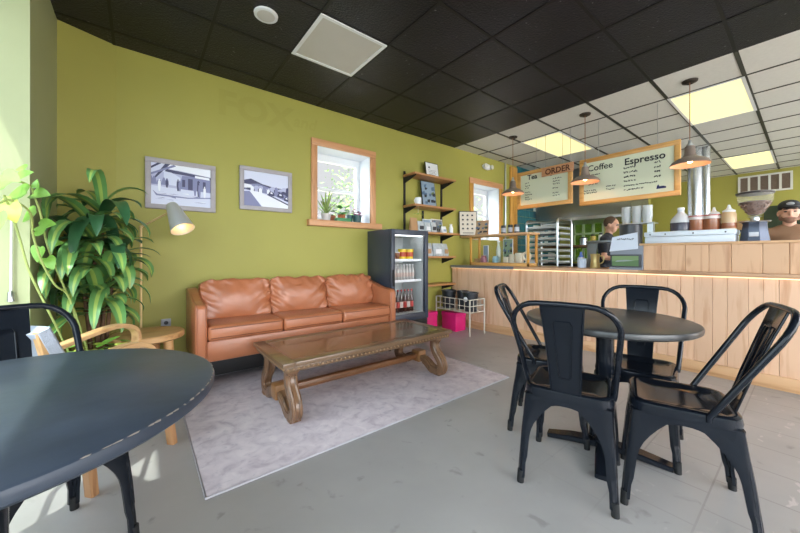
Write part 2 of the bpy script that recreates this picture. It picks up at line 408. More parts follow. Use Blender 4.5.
MB().box((1.58, y0-.002, 2.435), (2.493, y1, 2.515), .004).build('head_board', TRIM_X, o)
MB().box((1.53, W-.075, 1.47), (2.56, W+.05, 1.545), .006).build('sill_board', TRIM_X, o)
t = MB(); t.box((4.45, y0, 1.40), (4.55, y1, 2.38), .004).box((5.32, y0, 1.40), (5.42, y1, 2.38), .004)
o = struct(t.build('trim_4', TRIM_G)); MB().box((4.45, y0-.002, 2.38), (5.42, y1, 2.475), .004).build('head_board', TRIM_X, o)
struct(MB().box((5.66, W-.03, 0), (5.90, W, 2.86), .005).build('trim_5', TRIM_G))
struct(MB().box((0.0, W-.012, 0), (5.6, W, .09), .003).build('baseboard_back', TRIM_X))
tag(MB().tube([(5.50, W-.02, .97), (5.50, W-.02, CH)], .016, 8).build('conduit_pipe', STEEL, org=None), 'thin pale vertical conduit pipe on olive wall between second window and wood post', 'pipe')
# teal tiles on the wall beyond the wooden post
tt = MB()
for i in range(14):
    for k in range(14):
        tt.box((5.915+i*.155, W-.012, .9+k*.145), (5.915+i*.155+.15, W-.002, .9+k*.145+.14), .002, 1, mi=R.choice([0, 0, 1, 0, 2]) if i > 3 else 0)
struct(tt.build('trim_6', [mat('teal_tile', '2f6a72', .25, var=.1, scale=3), mat('deep_teal_tile', '234f5c', .25), mat('pale_tile', 'b9c4bd', .3)]))
# partition behind the range with mint paned window
wall_holes('wall_partition', OLIVE, 'y', 1.95, W, 0, CH, 7.7, 7.8, [(2.75, 3.35, 1.0, 1.9)])
wf = MB()
MINT = mat('mint_paint', 'b9c9a0', .5)
for y in (2.75, 2.95, 3.15, 3.35): wf.box((7.69, y-.02, 1.0), (7.75, y+.02, 1.9))
for z in (1.0, 1.3, 1.6, 1.9): wf.box((7.69, 2.75, z-.02), (7.75, 3.35, z+.02))
w8 = struct(wf.build('window_8', MINT)); MB().box((7.76, 2.75, 1.0), (7.765, 3.35, 1.9)).build('pane', glass('green_glass', 'a8c8a0'), w8)

# faint ghost of removed lettering
gm = mat('ghost_lettering_paint', 'a19c48', .6, var=.02)
g = MB(); g.text('FOX', .34, (.60, W-.0006, 2.545), (1, 0, 0), (0, 0, 1), .0003, bold=.012, sx=1.12).text('and', .19, (1.365, W-.0006, 2.60), (1, 0, 0), (0, 0, 1), .0003, shear=.25, bold=.004)
tag(g.build('wall_lettering', gm, org=(1.1, W, 2.55)), 'faint ghost of removed wall lettering high on the olive wall', 'lettering')

# ------------------------------------------------------------------ ceiling things
def ceil_light(i, r, label, em):
    x0, x1, y0, y1 = r; t = thing('ceiling_light', label, 'ceiling light', ((x0+x1)/2, (y0+y1)/2, CH-.012), 'ceiling panels')
    f = .028; fm = MB(); z0, z1 = CH-.012, CH-.0005
    fm.box((x0, y0, z0), (x1, y0+f, z1)).box((x0, y1-f, z0), (x1, y1, z1)).box((x0, y0+f, z0), (x0+f, y1-f, z1)).box((x1-f, y0+f, z0), (x1, y1-f, z1))
    fm.build('frame', WHITE, t); MB().box((x0+f, y0+f, CH-.007), (x1-f, y1-f, CH-.001)).build('diffuser', em, t)
LIT = mat('lit_diffuser', 'f3ecb8', .5, emit=.46, ecol='fff2ac')
ceil_light(0, lights[0], 'lit yellow ceiling panel nearest the silver duct and rightmost pendant', LIT)
ceil_light(1, lights[1], 'lit yellow ceiling panel above the tea menu board', LIT)
ceil_light(2, lights[2], 'small far lit ceiling panel above the wall vent', LIT)
ceil_light(3, (1.04, 1.64, 2.235, 2.84), 'unlit white square panel in the black ceiling', mat('grey_diffuser', 'c9c6c0', .55, var=.02))
t = thing('ceiling_speaker', 'round white speaker in the black ceiling', 'speaker', (.73, 2.51, CH-.014))
MB().lathe([(0, 0), (.062, 0), (.062, .012), (0, .012)], (.73, 2.51, CH-.0145)).build('grille', mat('grille_white', 'd2cfcb', .6, bump=.5, bscale=400), t)
MB().lathe([(.063, -.003), (.082, 0), (.084, .0125), (.063, .0125)], (.73, 2.51, CH-.0135)).build('rim', WHITE, t)
ex = at(487, 167, Y=W-.03)
t = thing('emergency_light', 'white twin emergency light high on wall above second window', 'emergency light', ex)
MB().ball(ex, (.13, .035, .055), 10).build('housing', WHITE, t)
for s in (-1, 1): MB().lathe([(0, -.03), (.03, -.025), (.042, .02), (0, .02)], ex+V((s*.09, -.035, 0)), 14, Matrix.Rotation(pi/2, 4, 'X')).build('lamp_head', OFFW, t)

# pendants
def pendant(y, label):
    x = 4.395; t = thing('pendant_lamp', label, 'pendant lamp', (x, y, 2.0), 'brown dome pendants over the counter')
    BR = mat('brown_metal_shade', '83746a', .45, .0, var=.06); c = (x, y, 0); c2 = (x, y, .025)
    MB().lathe([(0, CH-.012), (.03, CH-.03), (.062, CH-.016), (.066, CH-.001), (0, CH-.001)], c, 20).build('canopy', mat('dark_bronze', '403833', .4, .6), t)
    MB().tube([(x, y, 2.26), (x, y, CH-.02)], .004, 6).build('cord', mat('copper_cord', '9a6a4c', .5), t)
    MB().lathe([(0, 2.275), (.014, 2.27), (.016, 2.235), (.03, 2.225), (.03, 2.21), (0, 2.21)], c2, 16).build('socket', STEEL, t)
    pr = [(.028, 2.215), (.040, 2.205), (.046, 2.13), (.06, 2.10), (.10, 2.085), (.145, 2.055), (.162, 2.03), (.164, 2.018), (.161, 2.018)]
    MB().lathe(pr, c2, 32).build('shade', [BR], t)
    MB().lathe([(.1605, 2.019), (.14, 2.052), (.095, 2.08), (.05, 2.094), (.04, 2.128), (.0, 2.2)], c2, 32).build('shade_lining', mat('peach_enamel', 'd9b59c', .4), t)
    MB().ball((x, y, 2.10), (.028, .028, .036), 8).build('bulb', mat('warm_bulb', 'ffd9a8', .3, emit=22, ecol='ffc48a'), t)
pendant(2.795, 'brown dome pendant at the far left end by the tea board')
pendant(1.775, 'brown dome pendant hanging between the tea and espresso boards')
pendant(.771, 'brown dome pendant nearest, right of the espresso board')

# ------------------------------------------------------------------ menu boards
BX = 4.75
def board(y0, y1, z0, z1, label):
    """board facing the room: y0 = left end, y1 = right end"""
    t = thing('menu_board', label, 'menu board', (BX, (y0+y1)/2, z0)); f = .055
    fm = MB(); fm.box((BX-.02, y1, z0), (BX+.02, y0, z0+f), .003).box((BX-.02, y1, z1-f), (BX+.02, y0, z1), .003)
    fm.box((BX-.02, y1, z0+f), (BX+.02, y1+f, z1-f), .003).box((BX-.02, y0-f, z0+f), (BX+.02, y0, z1-f), .003)
    fm.build('frame', TRIM_Y, t); MB().box((BX-.006, y1+f, z0+f), (BX+.006, y0-f, z1-f)).build('panel', CREAM, t)
    return t
RX, UZ = (0, -1, 0), (0, 0, 1)
def squig(bd, y, z, n, h=.014, gap=.007):
    mb = MB()
    for _ in range(n):
        w = R.uniform(.008, .02)
        pts = [(BX-.0075, y-w*k/4, z+R.uniform(0, h*1.25)) for k in range(5)]
        mb.tube(pts, .0040, 4); y -= w+gap*R.choice([1, 1, 2.2])
    mb.build('menu_text_line', INK, bd)
b1 = board(2.93, 2.085, 1.855, 2.435, 'cream tea menu board half covered by the order sign')
MB().text('Tea', .105, (BX-.008, 2.76, 2.30), RX, UZ, .001, bold=.002).build('heading', INK, b1); MB().text('O', .10, (BX-.008, 2.43, 2.295), RX, UZ, .001).build('heading', INK, b1)
for z in (2.24, 2.2, 2.165, 2.10, 2.06, 2.02, 1.985): squig(b1, 2.80, z, R.randint(3, 5))
for z in (2.24, 2.20, 2.16, 2.10, 2.03, 1.99): squig(b1, 2.36, z, R.randint(3, 5))
for y in (2.62, 2.22): MB().tube([(BX, y, 2.43), (BX, y, CH-.002)], .003, 5).build('hanging_wire', STEEL, b1)
b2 = board(1.985, .91, 1.80, 2.425, 'wide cream coffee and espresso menu board')
MB().text('Coffee', .112, (BX-.008, 1.885, 2.252), RX, UZ, .001, bold=.001).build('heading', INK, b2); MB().text('Espresso', .115, (BX-.008, 1.455, 2.248), RX, UZ, .001, bold=.002, sx=1.0).build('heading', INK, b2)
for z, n in ((2.185, 6), (2.15, 5), (2.10, 6), (2.065, 5)): squig(b2, 1.87, z, n, .02 if n == 6 else .012)
for z in (1.985, 1.955): squig(b2, 1.93, z, 7)
for z in (2.01, 1.97): squig(b2, 1.66, z, 5)
for z, n in ((2.20, 6), (2.145, 6), (2.09, 6), (2.035, 5)): squig(b2, 1.46, z, n, .02); squig(b2, 1.15, z+.005, 3, .02)
squig(b2, 1.46, 1.98, 15); squig(b2, 1.46, 1.93, 9)
fxm = MB(); fxm.prism([(0, 0), (.09, 0), (.09, .02), (.06, .03), (.03, .028), (.018, .05), (.006, .035)], (BX-.008, 1.13, 1.90), RX, UZ, .001)
fxm.build('emblem', mat('navy_ink', '232a5c', .6), b2)
for y in (1.75, 1.12): MB().tube([(BX, y, 2.42), (BX, y, CH-.002)], .003, 5).build('hanging_wire', STEEL, b2)
# ORDER sign
t = thing('order_sign', 'small orange-brown wooden order sign hung over the tea board corner', 'sign', (BX-.05, 2.33, 2.27))
p0, p1 = at(542, 169, X=BX-.05), at(574, 161.5, X=BX-.05)
hz = .125; sg = MB()
sg.prism([(0, 0), ((p1-p0).length, 0), ((p1-p0).length, hz), (0, hz)], p0-V((0, 0, hz)), (p1-p0).normalized(), (0, 0, 1), .015, bev=.003)
sg.build('plank', wood('orange_sign_wood', 'cf9a70', 'b07a52', 'y', .5, knots=False), t)
MB().text('ORDER', .115, p0-V((.0165, .055, hz-.022)), (p1-p0).normalized(), (0, 0, 1), .001, bold=.003, sx=.95).build('lettering', mat('brown_burnt_letter', '5a2f1c', .6), t)
for k in (.12, .9):
    q = p0.lerp(p1, k); MB().tube([q-V((.007, 0, .01)), (q.x-.007, q.y, CH-.002)], .003, 5).build('hanging_wire', STEEL, t)

# ------------------------------------------------------------------ metal chairs (built at the origin, facing +y)
def rrect(hx, hy, r, n=5, cx=0, cy=0):
    out = []
    for sx, sy, a in ((1, 1, 0), (-1, 1, 90), (-1, -1, 180), (1, -1, 270)):
        for k in range(n+1):
            b = math.radians(a+90*k/n); out.append((cx+sx*(hx-r)+r*math.cos(b), cy+sy*(hy-r)+r*math.sin(b)))
    return out
def make_chair(label):
    t = thing('metal_cafe_chair', label, 'chair', (0, 0, 0), 'black metal cafe chairs')
    SH = .475; hx, hy = .19, .185
    s = MB(); P = [(hx+.0, SH-.055), (hx+.004, SH-.03), (hx, SH-.008), (hx-.012, SH), (hx-.03, SH-.001), (hx-.045, SH-.012), (hx-.10, SH-.016)]
    rows = []
    for h, z in P:
        k = h-hx; rows.append([(x, y, z) for x, y in rrect(hx+k, hy+k, max(.07+k, .02))])
    tb = bmesh.new(); rg = [[tb.verts.new(p) for p in r] for r in rows]; n = len(rg[0])
    for A, B in zip(rg, rg[1:]):
        for k in range(n): tb.faces.new((A[k], A[(k+1) % n], B[(k+1) % n], B[k]))
    tb.faces.new(rg[-1]); bmesh.ops.recalc_face_normals(tb, faces=tb.faces[:]); s._merge(tb)
    # under skirt with arches
    for ax in range(4):
        M = Matrix.Rotation(ax*pi/2, 4, 'Z'); hh, ww = (hy, hx) if ax % 2 == 0 else (hx, hy)
        poly = [(-ww+.03, 0)]+[(-ww+.05+(2*ww-.1)*k/12, -.02-.075*(abs(1-2*k/12)**2.5)) for k in range(13)]+[(ww-.03, 0)]
        b2 = MB(); b2.prism(poly, (0, -hh-.0015, SH-.05), (1, 0, 0), (0, 0, 1), -.003); b2.bm.transform(M); s._merge(b2.bm)
    s.build('seat', BLACKM, t)
    for sx in (-1, 1):
        for sy in (-1, 1):
            lg = MB(); n = 12; rings = []; top = V((sx*(hx-.004), sy*(hy-.004), SH-.045)); spread = .044 if sy < 0 else .034
            foot = V((sx*(hx+.016), sy*(hy+spread), .03)); tb = bmesh.new()
            for i in range(n+1):
                k = i/n; c = top.lerp(foot, k); kick = .010*math.sin(pi*k); c += V((sx*kick*.2, sy*kick*.2, 0))
                w = .032+.115*max(0, 1-k*2.0)**1.9+.016*max(0, 1-k) ; th = .007+.006*k; r = .012
                if k > .82: w = .030
                w2 = w*1.0
                # L section: outer path then inner path
                outer = [(-w, 0), (-w*.55, .004), (-r, 0), (-r*.3, -r*.3), (0, -r), (.004, -w2*.55), (0, -w2)]
                inner = [(-th, -w2), (-th, -th*1.4), (-th*1.4, -th), (-w, -th)]
                rings.append([tb.verts.new((c.x+sx*x, c.y+sy*y, c.z)) for x, y in outer+inner])
            m = len(rings[0])
            for A, B in zip(rings, rings[1:]):
                for k in range(m): tb.faces.new((A[k], A[(k+1) % m], B[(k+1) % m], B[k]))
            tb.faces.new(rings[0]); tb.faces.new(rings[-1]); bmesh.ops.recalc_face_normals(tb, faces=tb.faces[:]); lg._merge(tb)
            # pressed rib down the middle of the leg
            lg.tube([top.lerp(foot, k)+V((-sx*.010, -sy*.010, 0)) for k in (.1, .3, .5, .7, .8)], [.006, .012, .014, .013, .006], 8)
            l = lg.build('leg', BLACKM, t)
            MB().tube([foot+V((-sx*.012, -sy*.012, .03)), foot+V((-sx*.009, -sy*.009, -.03))], [.017, .016], 10).build('foot_cap', RUBBER, l)
    # back frame tube
    yb, yt, zt = -.075, -.325, .905
    def bp(x, k): return V((x, yb+(yt-yb)*k, SH-.01+(zt-SH+.01)*k))
    pts = [V((-.188, yb+.0, SH-.03))]+[bp(-.192-.026*k/4, .75*k/4) for k in range(5)]
    for k in range(1, 7):
        a = pi/2*k/6; pts.append(bp(-.218+.115*(1-math.cos(a)), .75+.25*math.sin(a)))
    pts += [bp(0, 1.005)]
    pts += [V((-p.x, p.y, p.z)) for p in pts[:-1][::-1]]
    MB().tube(pts, .0125, 10).build('back_frame', BLACKM, t)
    sp = MB(); A = [(-.062, SH-.012, -.178), (-.068, .62, -.225), (-.078, .78, -.278), (-.088, .905, -.322)]
    for th in (0, 1):
        sp.sheet([[(x*q, y-th*.003-.006*(1-q*q)+.006, z) for q in (-1, -.5, 0, .5, 1)] for x, z, y in A])
    sp.quad([(-.062, -.178, SH-.012), (.062, -.178, SH-.012), (.062, -.165, SH-.012), (-.062, -.165, SH-.012)])
    for sg in (-1, 1): sp.tube([(sg*-x*-1*1, y, z) for x, z, y in A], .004, 6)
    def spl(x, z):
        for q0, q1 in zip(A, A[1:]):
            if z <= q1[1]+1e-6: return V((x, q0[2]+(q1[2]-q0[2])*(z-q0[1])/(q1[1]-q0[1]), z))
    top, bot = .825, .545
    loop = [spl(x, z) for x, z in [(-.038, top-.015), (-.03, top), (.03, top), (.038, top-.015), (.024, bot+.01), (.017, bot), (-.017, bot), (-.024, bot+.01)]]
    for dy in (-.0045, .007):
        sp.tube([p+V((0, dy, 0)) for p in loop], .0035, 6, closed=True)
    sp.build('back_splat', BLACKM, t)
    return t
chairs = [  # x, y, facing (dx, dy), label
    (1.745, .775, .954, .298, 'black metal chair with its back to the camera, in front of the small round table'),
    (1.965, .385, -.30, .955, 'rightmost black metal chair in side view, at the right of the small round table'),
    (2.335, .655, -.985, -.17, 'black metal chair on the counter side of the small round table, seen over its top'),
    (2.125, 1.075, .38, -.925, 'black metal chair beyond the small round table on its rug side'),
    (-.29, 1.74, .49, -.87, 'black metal chair behind the large foreground table at far left')]
c0 = None
for x, y, dx, dy, lb in chairs:
    rz = math.atan2(dy, dx)-pi/2
    if c0 is None:
        c0 = make_chair(lb); first = (x, y, rz)
    else: copy_tree(c0, (x, y, 0), rz, lb)
c0.location = (*first[:2], 0); c0.rotation_euler = (0, 0, first[2])

# ------------------------------------------------------------------ round tables
def round_table(x, y, r, z, label, blades, base_r, wear=False):
    t = thing('round_cafe_table', label, 'table', (x, y, 0), 'round black cafe tables')
    c = (x, y, 0); th = .036
    MB().lathe([(0, z-th), (r-.012, z-th), (r-.002, z-th+.008), (r, z-.014), (r-.004, z-.004), (r-.012, z), (0, z)], c, 72).build('tabletop', BLACKT if wear else mat('grey_black_tabletop', '393a3b', .34, var=.15, scale=6, spec=.6), t)
    if wear:
        em = MB(); rr = random.Random(3); L = []
        for k in range(26):
            a = math.radians(-62+k*3.1+rr.uniform(-1, 1)); w = rr.uniform(.003, .013); q = rr.uniform(.001, .004)
            em.prism([(-w, 0), (0, q*.5), (w, q*.2), (w*.6, -q), (-w*.5, -q*.7)], (x+(r-.005)*math.cos(a), y+(r-.005)*math.sin(a), z-.0022), (-math.sin(a), math.cos(a), 0), (-math.cos(a)*.85, -math.sin(a)*.85, .5), .0006)
        em.build('chipped_edge', mat('chipped_pale', '8f857c', .7), t)
    MB().lathe([(0, .06), (.045, .06), (.045, z-.075), (.09, z-.055), (.13, z-th-.001), (0, z-th-.001)], c, 28).build('pedestal', BLACKM, t)
    b = MB(); b.cyl((x, y, .022), .06, .05, 24, .006)
    for k in range(4):
        a = blades+k*pi/2; d = V((math.cos(a), math.sin(a), 0)); n = V((-d.y, d.x, 0)); o = V(c)
        b.sweep([o+d*.03+V((0, 0, .045)), o+d*base_r*.55+V((0, 0, .035)), o+d*base_r+V((0, 0, .014))], [(.085, .034), (.08, .034), (.066, .026)], n)
    b.build('base', BLACKM, t)
    ft = MB()
    for k in range(4):
        a = blades+k*pi/2; ft.cyl((x+math.cos(a)*(base_r-.02), y+math.sin(a)*(base_r-.02), 0), .014, .006, 10)
    ft.build('glides', RUBBER, t)
    return t
round_table(2.085, .735, .42, .768, 'small round black pedestal table ringed by four black metal chairs', math.atan2(-.566, .176), .30)
round_table(-.30, 1.24, .49, .762, 'large round black table with chipped rim at left foreground', .5, .33, True)

# ------------------------------------------------------------------ rug
def rug_mat():
    m = bpy.data.materials.new('distressed_rug'); m.use_nodes = True
    N = m.node_tree.nodes; L = m.node_tree.links; b = N['Principled BSDF']; b.inputs['Roughness'].default_value = .9; b.inputs['Specular IOR Level'].default_value = .2
    tc = N.new('ShaderNodeTexCoord')
    def nz(s, d=6, dist=0.):
        n = N.new('ShaderNodeTexNoise'); n.inputs['Scale'].default_value = s; n.inputs['Detail'].default_value = d; n.inputs['Distortion'].default_value = dist
        L.new(tc.outputs['Object'], n.inputs['Vector']); return n
    a = nz(11, 9, .8); r = ramp(N, [(.28, 'b0a4ab'), (.48, 'c6bbc0'), (.70, 'd2c8ca')]); L.new(a.outputs['Fac'], r.inputs[0])
    w = nz(34, 7, .6); r2 = ramp(N, [(.58, '000000'), (.76, 'ffffff')]); L.new(w.outputs['Fac'], r2.inputs[0])
    mm = N.new('ShaderNodeMath'); mm.operation = 'MULTIPLY'; mm.inputs[1].default_value = .5; L.new(r2.outputs[0], mm.inputs[0])
    x = N.new('ShaderNodeMix'); x.data_type = 'RGBA'; L.new(mm.outputs[0], x.inputs[0]); L.new(r.outputs[0], x.inputs[6]); x.inputs[7].default_value = lin('97939f')
    L.new(x.outputs[2], b.inputs['Base Color'])
    bp = N.new('ShaderNodeBump'); bp.inputs['Strength'].default_value = .3; bp.inputs['Distance'].default_value = .003; n = nz(300, 2); L.new(n.outputs['Fac'], bp.inputs['Height']); L.new(bp.outputs[0], b.inputs['Normal'])
    return m
t = thing('area_rug', 'pale lilac distressed rug under the coffee table', 'rug', (1.44, 2.56, 0))
MB().box((.242, 1.734, 0), (2.643, 3.42, .008), .002).build('pile', rug_mat(), t)
e = MB(); e.tube([(.235, 1.727, .005), (2.65, 1.727, .005), (2.65, 3.425, .005), (.235, 3.425, .005)], .005, 8, closed=True); e.build('bound_edge', mat('rug_binding', 'b4b1b8', .9), t)

# ------------------------------------------------------------------ sofa
RZ = .008
SX0, SX1, SY0, SY1 = .337, 2.330, 3.0, 3.64
t = thing('leather_sofa', 'tan leather three-seat sofa against the olive wall', 'sofa', ((SX0+SX1)/2, 3.3, RZ))
AW = .085
MB().box((SX0+AW, SY0+.02, .255), (SX1-AW, SY1-.02, .425), .012).build('base', LEATHER, t)
MB().box((SX0+.02, SY1-.16, .30), (SX1-.02, SY1, .80), .03, 3).build('back', LEATHER, t)
for i in (0, 1):
    x0 = SX0 if i == 0 else SX1-AW
    prof = [(SY0, .25), (SY0, .70), (SY0+.03, .725), (SY0+.2, .735), (SY0+.38, .78), (SY1-.12, .815), (SY1, .82), (SY1, .25)]
    a = MB().prism([(y, z) for y, z in prof], (x0, 0, 0), (0, 1, 0), (0, 0, 1), AW, bev=.014).build('arm', LEATHER, t)
    q = MB()
    for xx in (x0+.014, x0+AW-.014): q.tube([(xx, SY0-.001, .27), (xx, SY0-.001, .695), (xx, SY0+.025, .727), (xx, SY0+.2, .738), (xx, SY0+.38, .782)], .003, 5)
    q.build('piping', LEATHER if 0 else mat('worn_piping', '9a5a38', .4), a)
def cushion(c, d, puff, wr, seed, n=26, tilt=0.):
    """puffed box: superellipsoid with gathered folds"""
    mb = MB(); t = bmesh.new(); bmesh.ops.create_cube(t, size=2); bmesh.ops.subdivide_edges(t, edges=t.edges[:], cuts=n, use_grid_fill=True)
    for v in t.verts:
        p = v.co.copy(); q = V([math.copysign(min(abs(x), 1.0), x) for x in p]); m = max(abs(x) for x in q)
        e = 10.; nrm = (abs(q.x)**e+abs(q.y)**e+abs(q.z)**e)**(1/e); s = q/nrm
        bul = V(s); k = (1-s.x**2)*(1-s.z**2)
        out = V((s.x*d[0]/2, s.y*(d[1]/2+puff*k), s.z*(d[2]/2+ (puff*.25*(1-s.x**2)))))
        if wr:
            rid = lambda v: 1-2*abs(v)*1.5
            top = max(0., s.z*.5+.5)**1.5
            w = rid(noise.noise(V((s.x*5.5+s.z*1.2+seed*5, s.z*1.0, seed))))*.62*top
            sg = math.copysign(1, s.x)
            w += rid(noise.noise(V(((s.z*1.5-abs(s.x)*1.9)*2.1+seed, s.x*.9, seed*2+sg))))*.75*abs(s.x)**1.3
            w += noise.noise(V((s.x*2.+seed*3, s.z*2., seed)))*.5
            edge = max(abs(s.x)**3, abs(s.z)**3)*.8+.25
            out.y += math.copysign(1, s.y)*w*wr*edge*(1-abs(s.y)*0 if abs(s.y) > .3 else 0)*1.
            out.z += noise.noise(V((s.x*3.5, seed, 2)))*wr*.8*(1 if s.z > .5 else 0)
        v.co = out
    bmesh.ops.recalc_face_normals(t, faces=t.faces[:])
    t.transform(Matrix.Translation(c) @ Matrix.Rotation(tilt, 4, 'X')); mb._merge(t); return mb
MB().box((SX0+.06, SY0+.30, .05), (SX1-.06, SY1-.03, .26), .005).build('under_shade', BLACK, t)  # black box added as the shade under the sofa, hiding the wall behind
cwid = (SX1-SX0-2*AW)/3
for i in range(3):
    cx = SX0+AW+cwid*(i+.5)
    sc = MB(); sc.box((cx-cwid/2+.003, SY0-.012, .425), (cx+cwid/2-.003, SY1-.20, .548), .03, 4)
    for v in sc.bm.verts:
        if v.co.z > .5: v.co.z += .014*(1-((v.co.x-cx)/(cwid/2))**2)
    s = sc.build('seat_cushion', LEATHER, t)
    q = MB()
    for zz in (.452, .528): q.tube([(cx-cwid/2+.02, SY0-.0125, zz), (cx+cwid/2-.02, SY0-.0125, zz)], .0032, 5)
    q.build('piping', SEAM, s)
    cushion((cx, 3.46, .700), (cwid+.004, .16, .36), .045, .036, 3.1+i*7.7, tilt=-.16).build('back_cushion', LEATHER, t, ang=80)
for x in (SX0+.05, SX1-.05):
    for y in (SY0+.06, SY1-.06):
        MB().tube([(x, y, .255), (x, y, RZ)], [.024, .017], 10).build('leg', BLACK, t) if y < 3.42 else MB().tube([(x, y, .255), (x, y, 0)], [.024, .017], 10).build('leg', BLACK, t)

# ------------------------------------------------------------------ coffee table
TX0, TX1, TY0, TY1, TZ = .715, 2.30, 2.10, 2.80, .42; yc = (TY0+TY1)/2
t = thing('coffee_table', 'long dark wooden trestle coffee table with scrolled legs on the rug', 'coffee table', ((TX0+TX1)/2, yc, RZ))
bw = .085; top = MB()
top.box((TX0+bw, TY0+bw, TZ-.03), (TX1-bw, TY1-bw, TZ-.002))
pl = top.build('top_panel', wood('polished_top', '6d5a41', '4a3826', 'x', .2, island=.0, knots=False, coat=.5), t)
fr = MB(); z0 = TZ-.03
fr.box((TX0, TY0, z0), (TX0+bw, TY1, TZ), .004).box((TX1-bw, TY0, z0), (TX1, TY1, TZ), .004).box((TX0+bw+.001, TY0, z0), (TX1-bw-.001, TY0+bw, TZ), .004).box((TX0+bw+.001, TY1-bw, z0), (TX1-bw-.001, TY1, TZ), .004)
fr.build('top_frame', WALNUT, t)
ap = MB(); i_ = .022; za = TZ-.068
ap.box((TX0+i_, TY0+i_, za), (TX1-i_, TY1-i_, z0-.001), .004)
apo = ap.build('apron', WALNUT, t)
st = MB(); n = 44
for k in range(n):
    x = TX0+.04+(TX1-TX0-.08)*k/(n-1)
    st.ball((x, TY0+i_-.003, TZ-.048), .0075, 4)
for k in range(20):
    y = TY0+.04+(TY1-TY0-.08)*k/19; st.ball((TX0+i_-.003, y, TZ-.048), .0075, 4)
st.build('carved_beading', mat('pale_beading', '9a7a58', .35), apo)
for x in (.81, 2.19):
    for s in (-1, 1):
        pts = bez([(x, yc+s*.255, za+.005), (x, yc+s*.225, .30), (x, yc+s*.245, .22), (x, yc+s*.315, .14), (x, yc+s*.325, .075), (x, yc+s*.275, .038), (x, yc+s*.20, .045), (x, yc+s*.13, .085), (x, yc+s*.05, .115)], 6)
        sz = [(.092-.02*min(1, i/20), .072 if i < 4 else .052+.014*math.sin(i/len(pts)*pi)) for i in range(len(pts))]
        lg = MB().sweep(pts, sz, (1, 0, 0))
        for dx in (-.022, .022):
            for sd in (-1, 1):
                lg.tube([p+V((dx, 0, 0))+((pts[min(i+1, len(pts)-1)]-pts[max(i-1, 0)]).normalized().cross(V((1, 0, 0))))*sd*(sz[i][1]/2-.002) for i, p in enumerate(pts)][2:-3], .011, 6)
        lg.box((x-.04, yc+s*.285-.035, RZ), (x+.04, yc+s*.285+.035, .03), .006)
        lg.build('scroll_leg', WALNUT_Z, t)
    MB().box((x-.05, yc-.055, .07), (x+.05, yc+.055, .18), .012).build('hub_block', wood('hub_wood', '93683f', '5f3d22', 'z', .35, knots=False), t)
st = MB(); st.box((.86, yc-.03, .10), (2.14, yc+.03, .15), .008); st.box((.88, yc-.036, .112), (2.12, yc+.036, .138), .006)
st.build('stretcher', wood('stretcher_wood', '7d5230', '54341d', 'x', .35, knots=False), t)

# ------------------------------------------------------------------ pictures on the wall
def picture(x0, x1, z0, z1, label, draw):
    t = thing('framed_picture', label, 'picture', ((x0+x1)/2, W, z0)); f = .042; y0, y1 = W-.035, W-.004
    m = MB(); m.box((x0, y0, z0), (x1, y1, z0+f), .003).box((x0, y0, z1-f), (x1, y1, z1), .003).box((x0, y0, z0+f), (x0+f, y1, z1-f), .003).box((x1-f, y0, z0+f), (x1, y1, z1-f), .003)
    m.build('frame', mat('grey_wood_frame', 'a9a3a6', .5, var=.06, scale=20), t)
    w, h = x1-x0-2*f, z1-z0-2*f; a = MB(); lay = [0]
    def poly(pts, mi):
        lay[0] += 1; a.prism([(max(0, min(1, u))*w, max(0, min(1, v))*h) for u, v in pts], (x0+f, W-.0205-lay[0]*.00012, z0+f), (1, 0, 0), (0, 0, 1), 0, mi=mi)
    a.box((x0+f, W-.02, z0+f), (x1-f, W-.005, z1-f), mi=0); draw(poly)
    a.build('photograph', [mat('print_pale', 'd4d9ee', .45), mat('print_light', 'b3b7d6', .45), mat('print_mid', '7f83ab', .45), mat('print_dark', '3d3f63', .45), mat('print_white', 'eceff8', .45)], t, smooth=False)
def tree_row(poly, y, r0, n, mi, seed):
    rr = random.Random(seed)
    for k in range(n):
        x = k/(n-1); w = r0*rr.uniform(.6, 1.3); poly([(x+w*math.cos(b)*.7, y+w*abs(math.sin(b))) for b in [pi*q/5 for q in range(6)]], mi)
def figure(poly, x, y, h, mi):
    poly([(x-.012, y), (x+.012, y), (x+.022, y+h*.5), (x+.02, y+h*.82), (x-.02, y+h*.82), (x-.024, y+h*.45)], mi)
    poly([(x+.012*math.cos(k), y+h*.9+.028*math.sin(k)) for k in [q*pi/3 for q in range(6)]], mi)
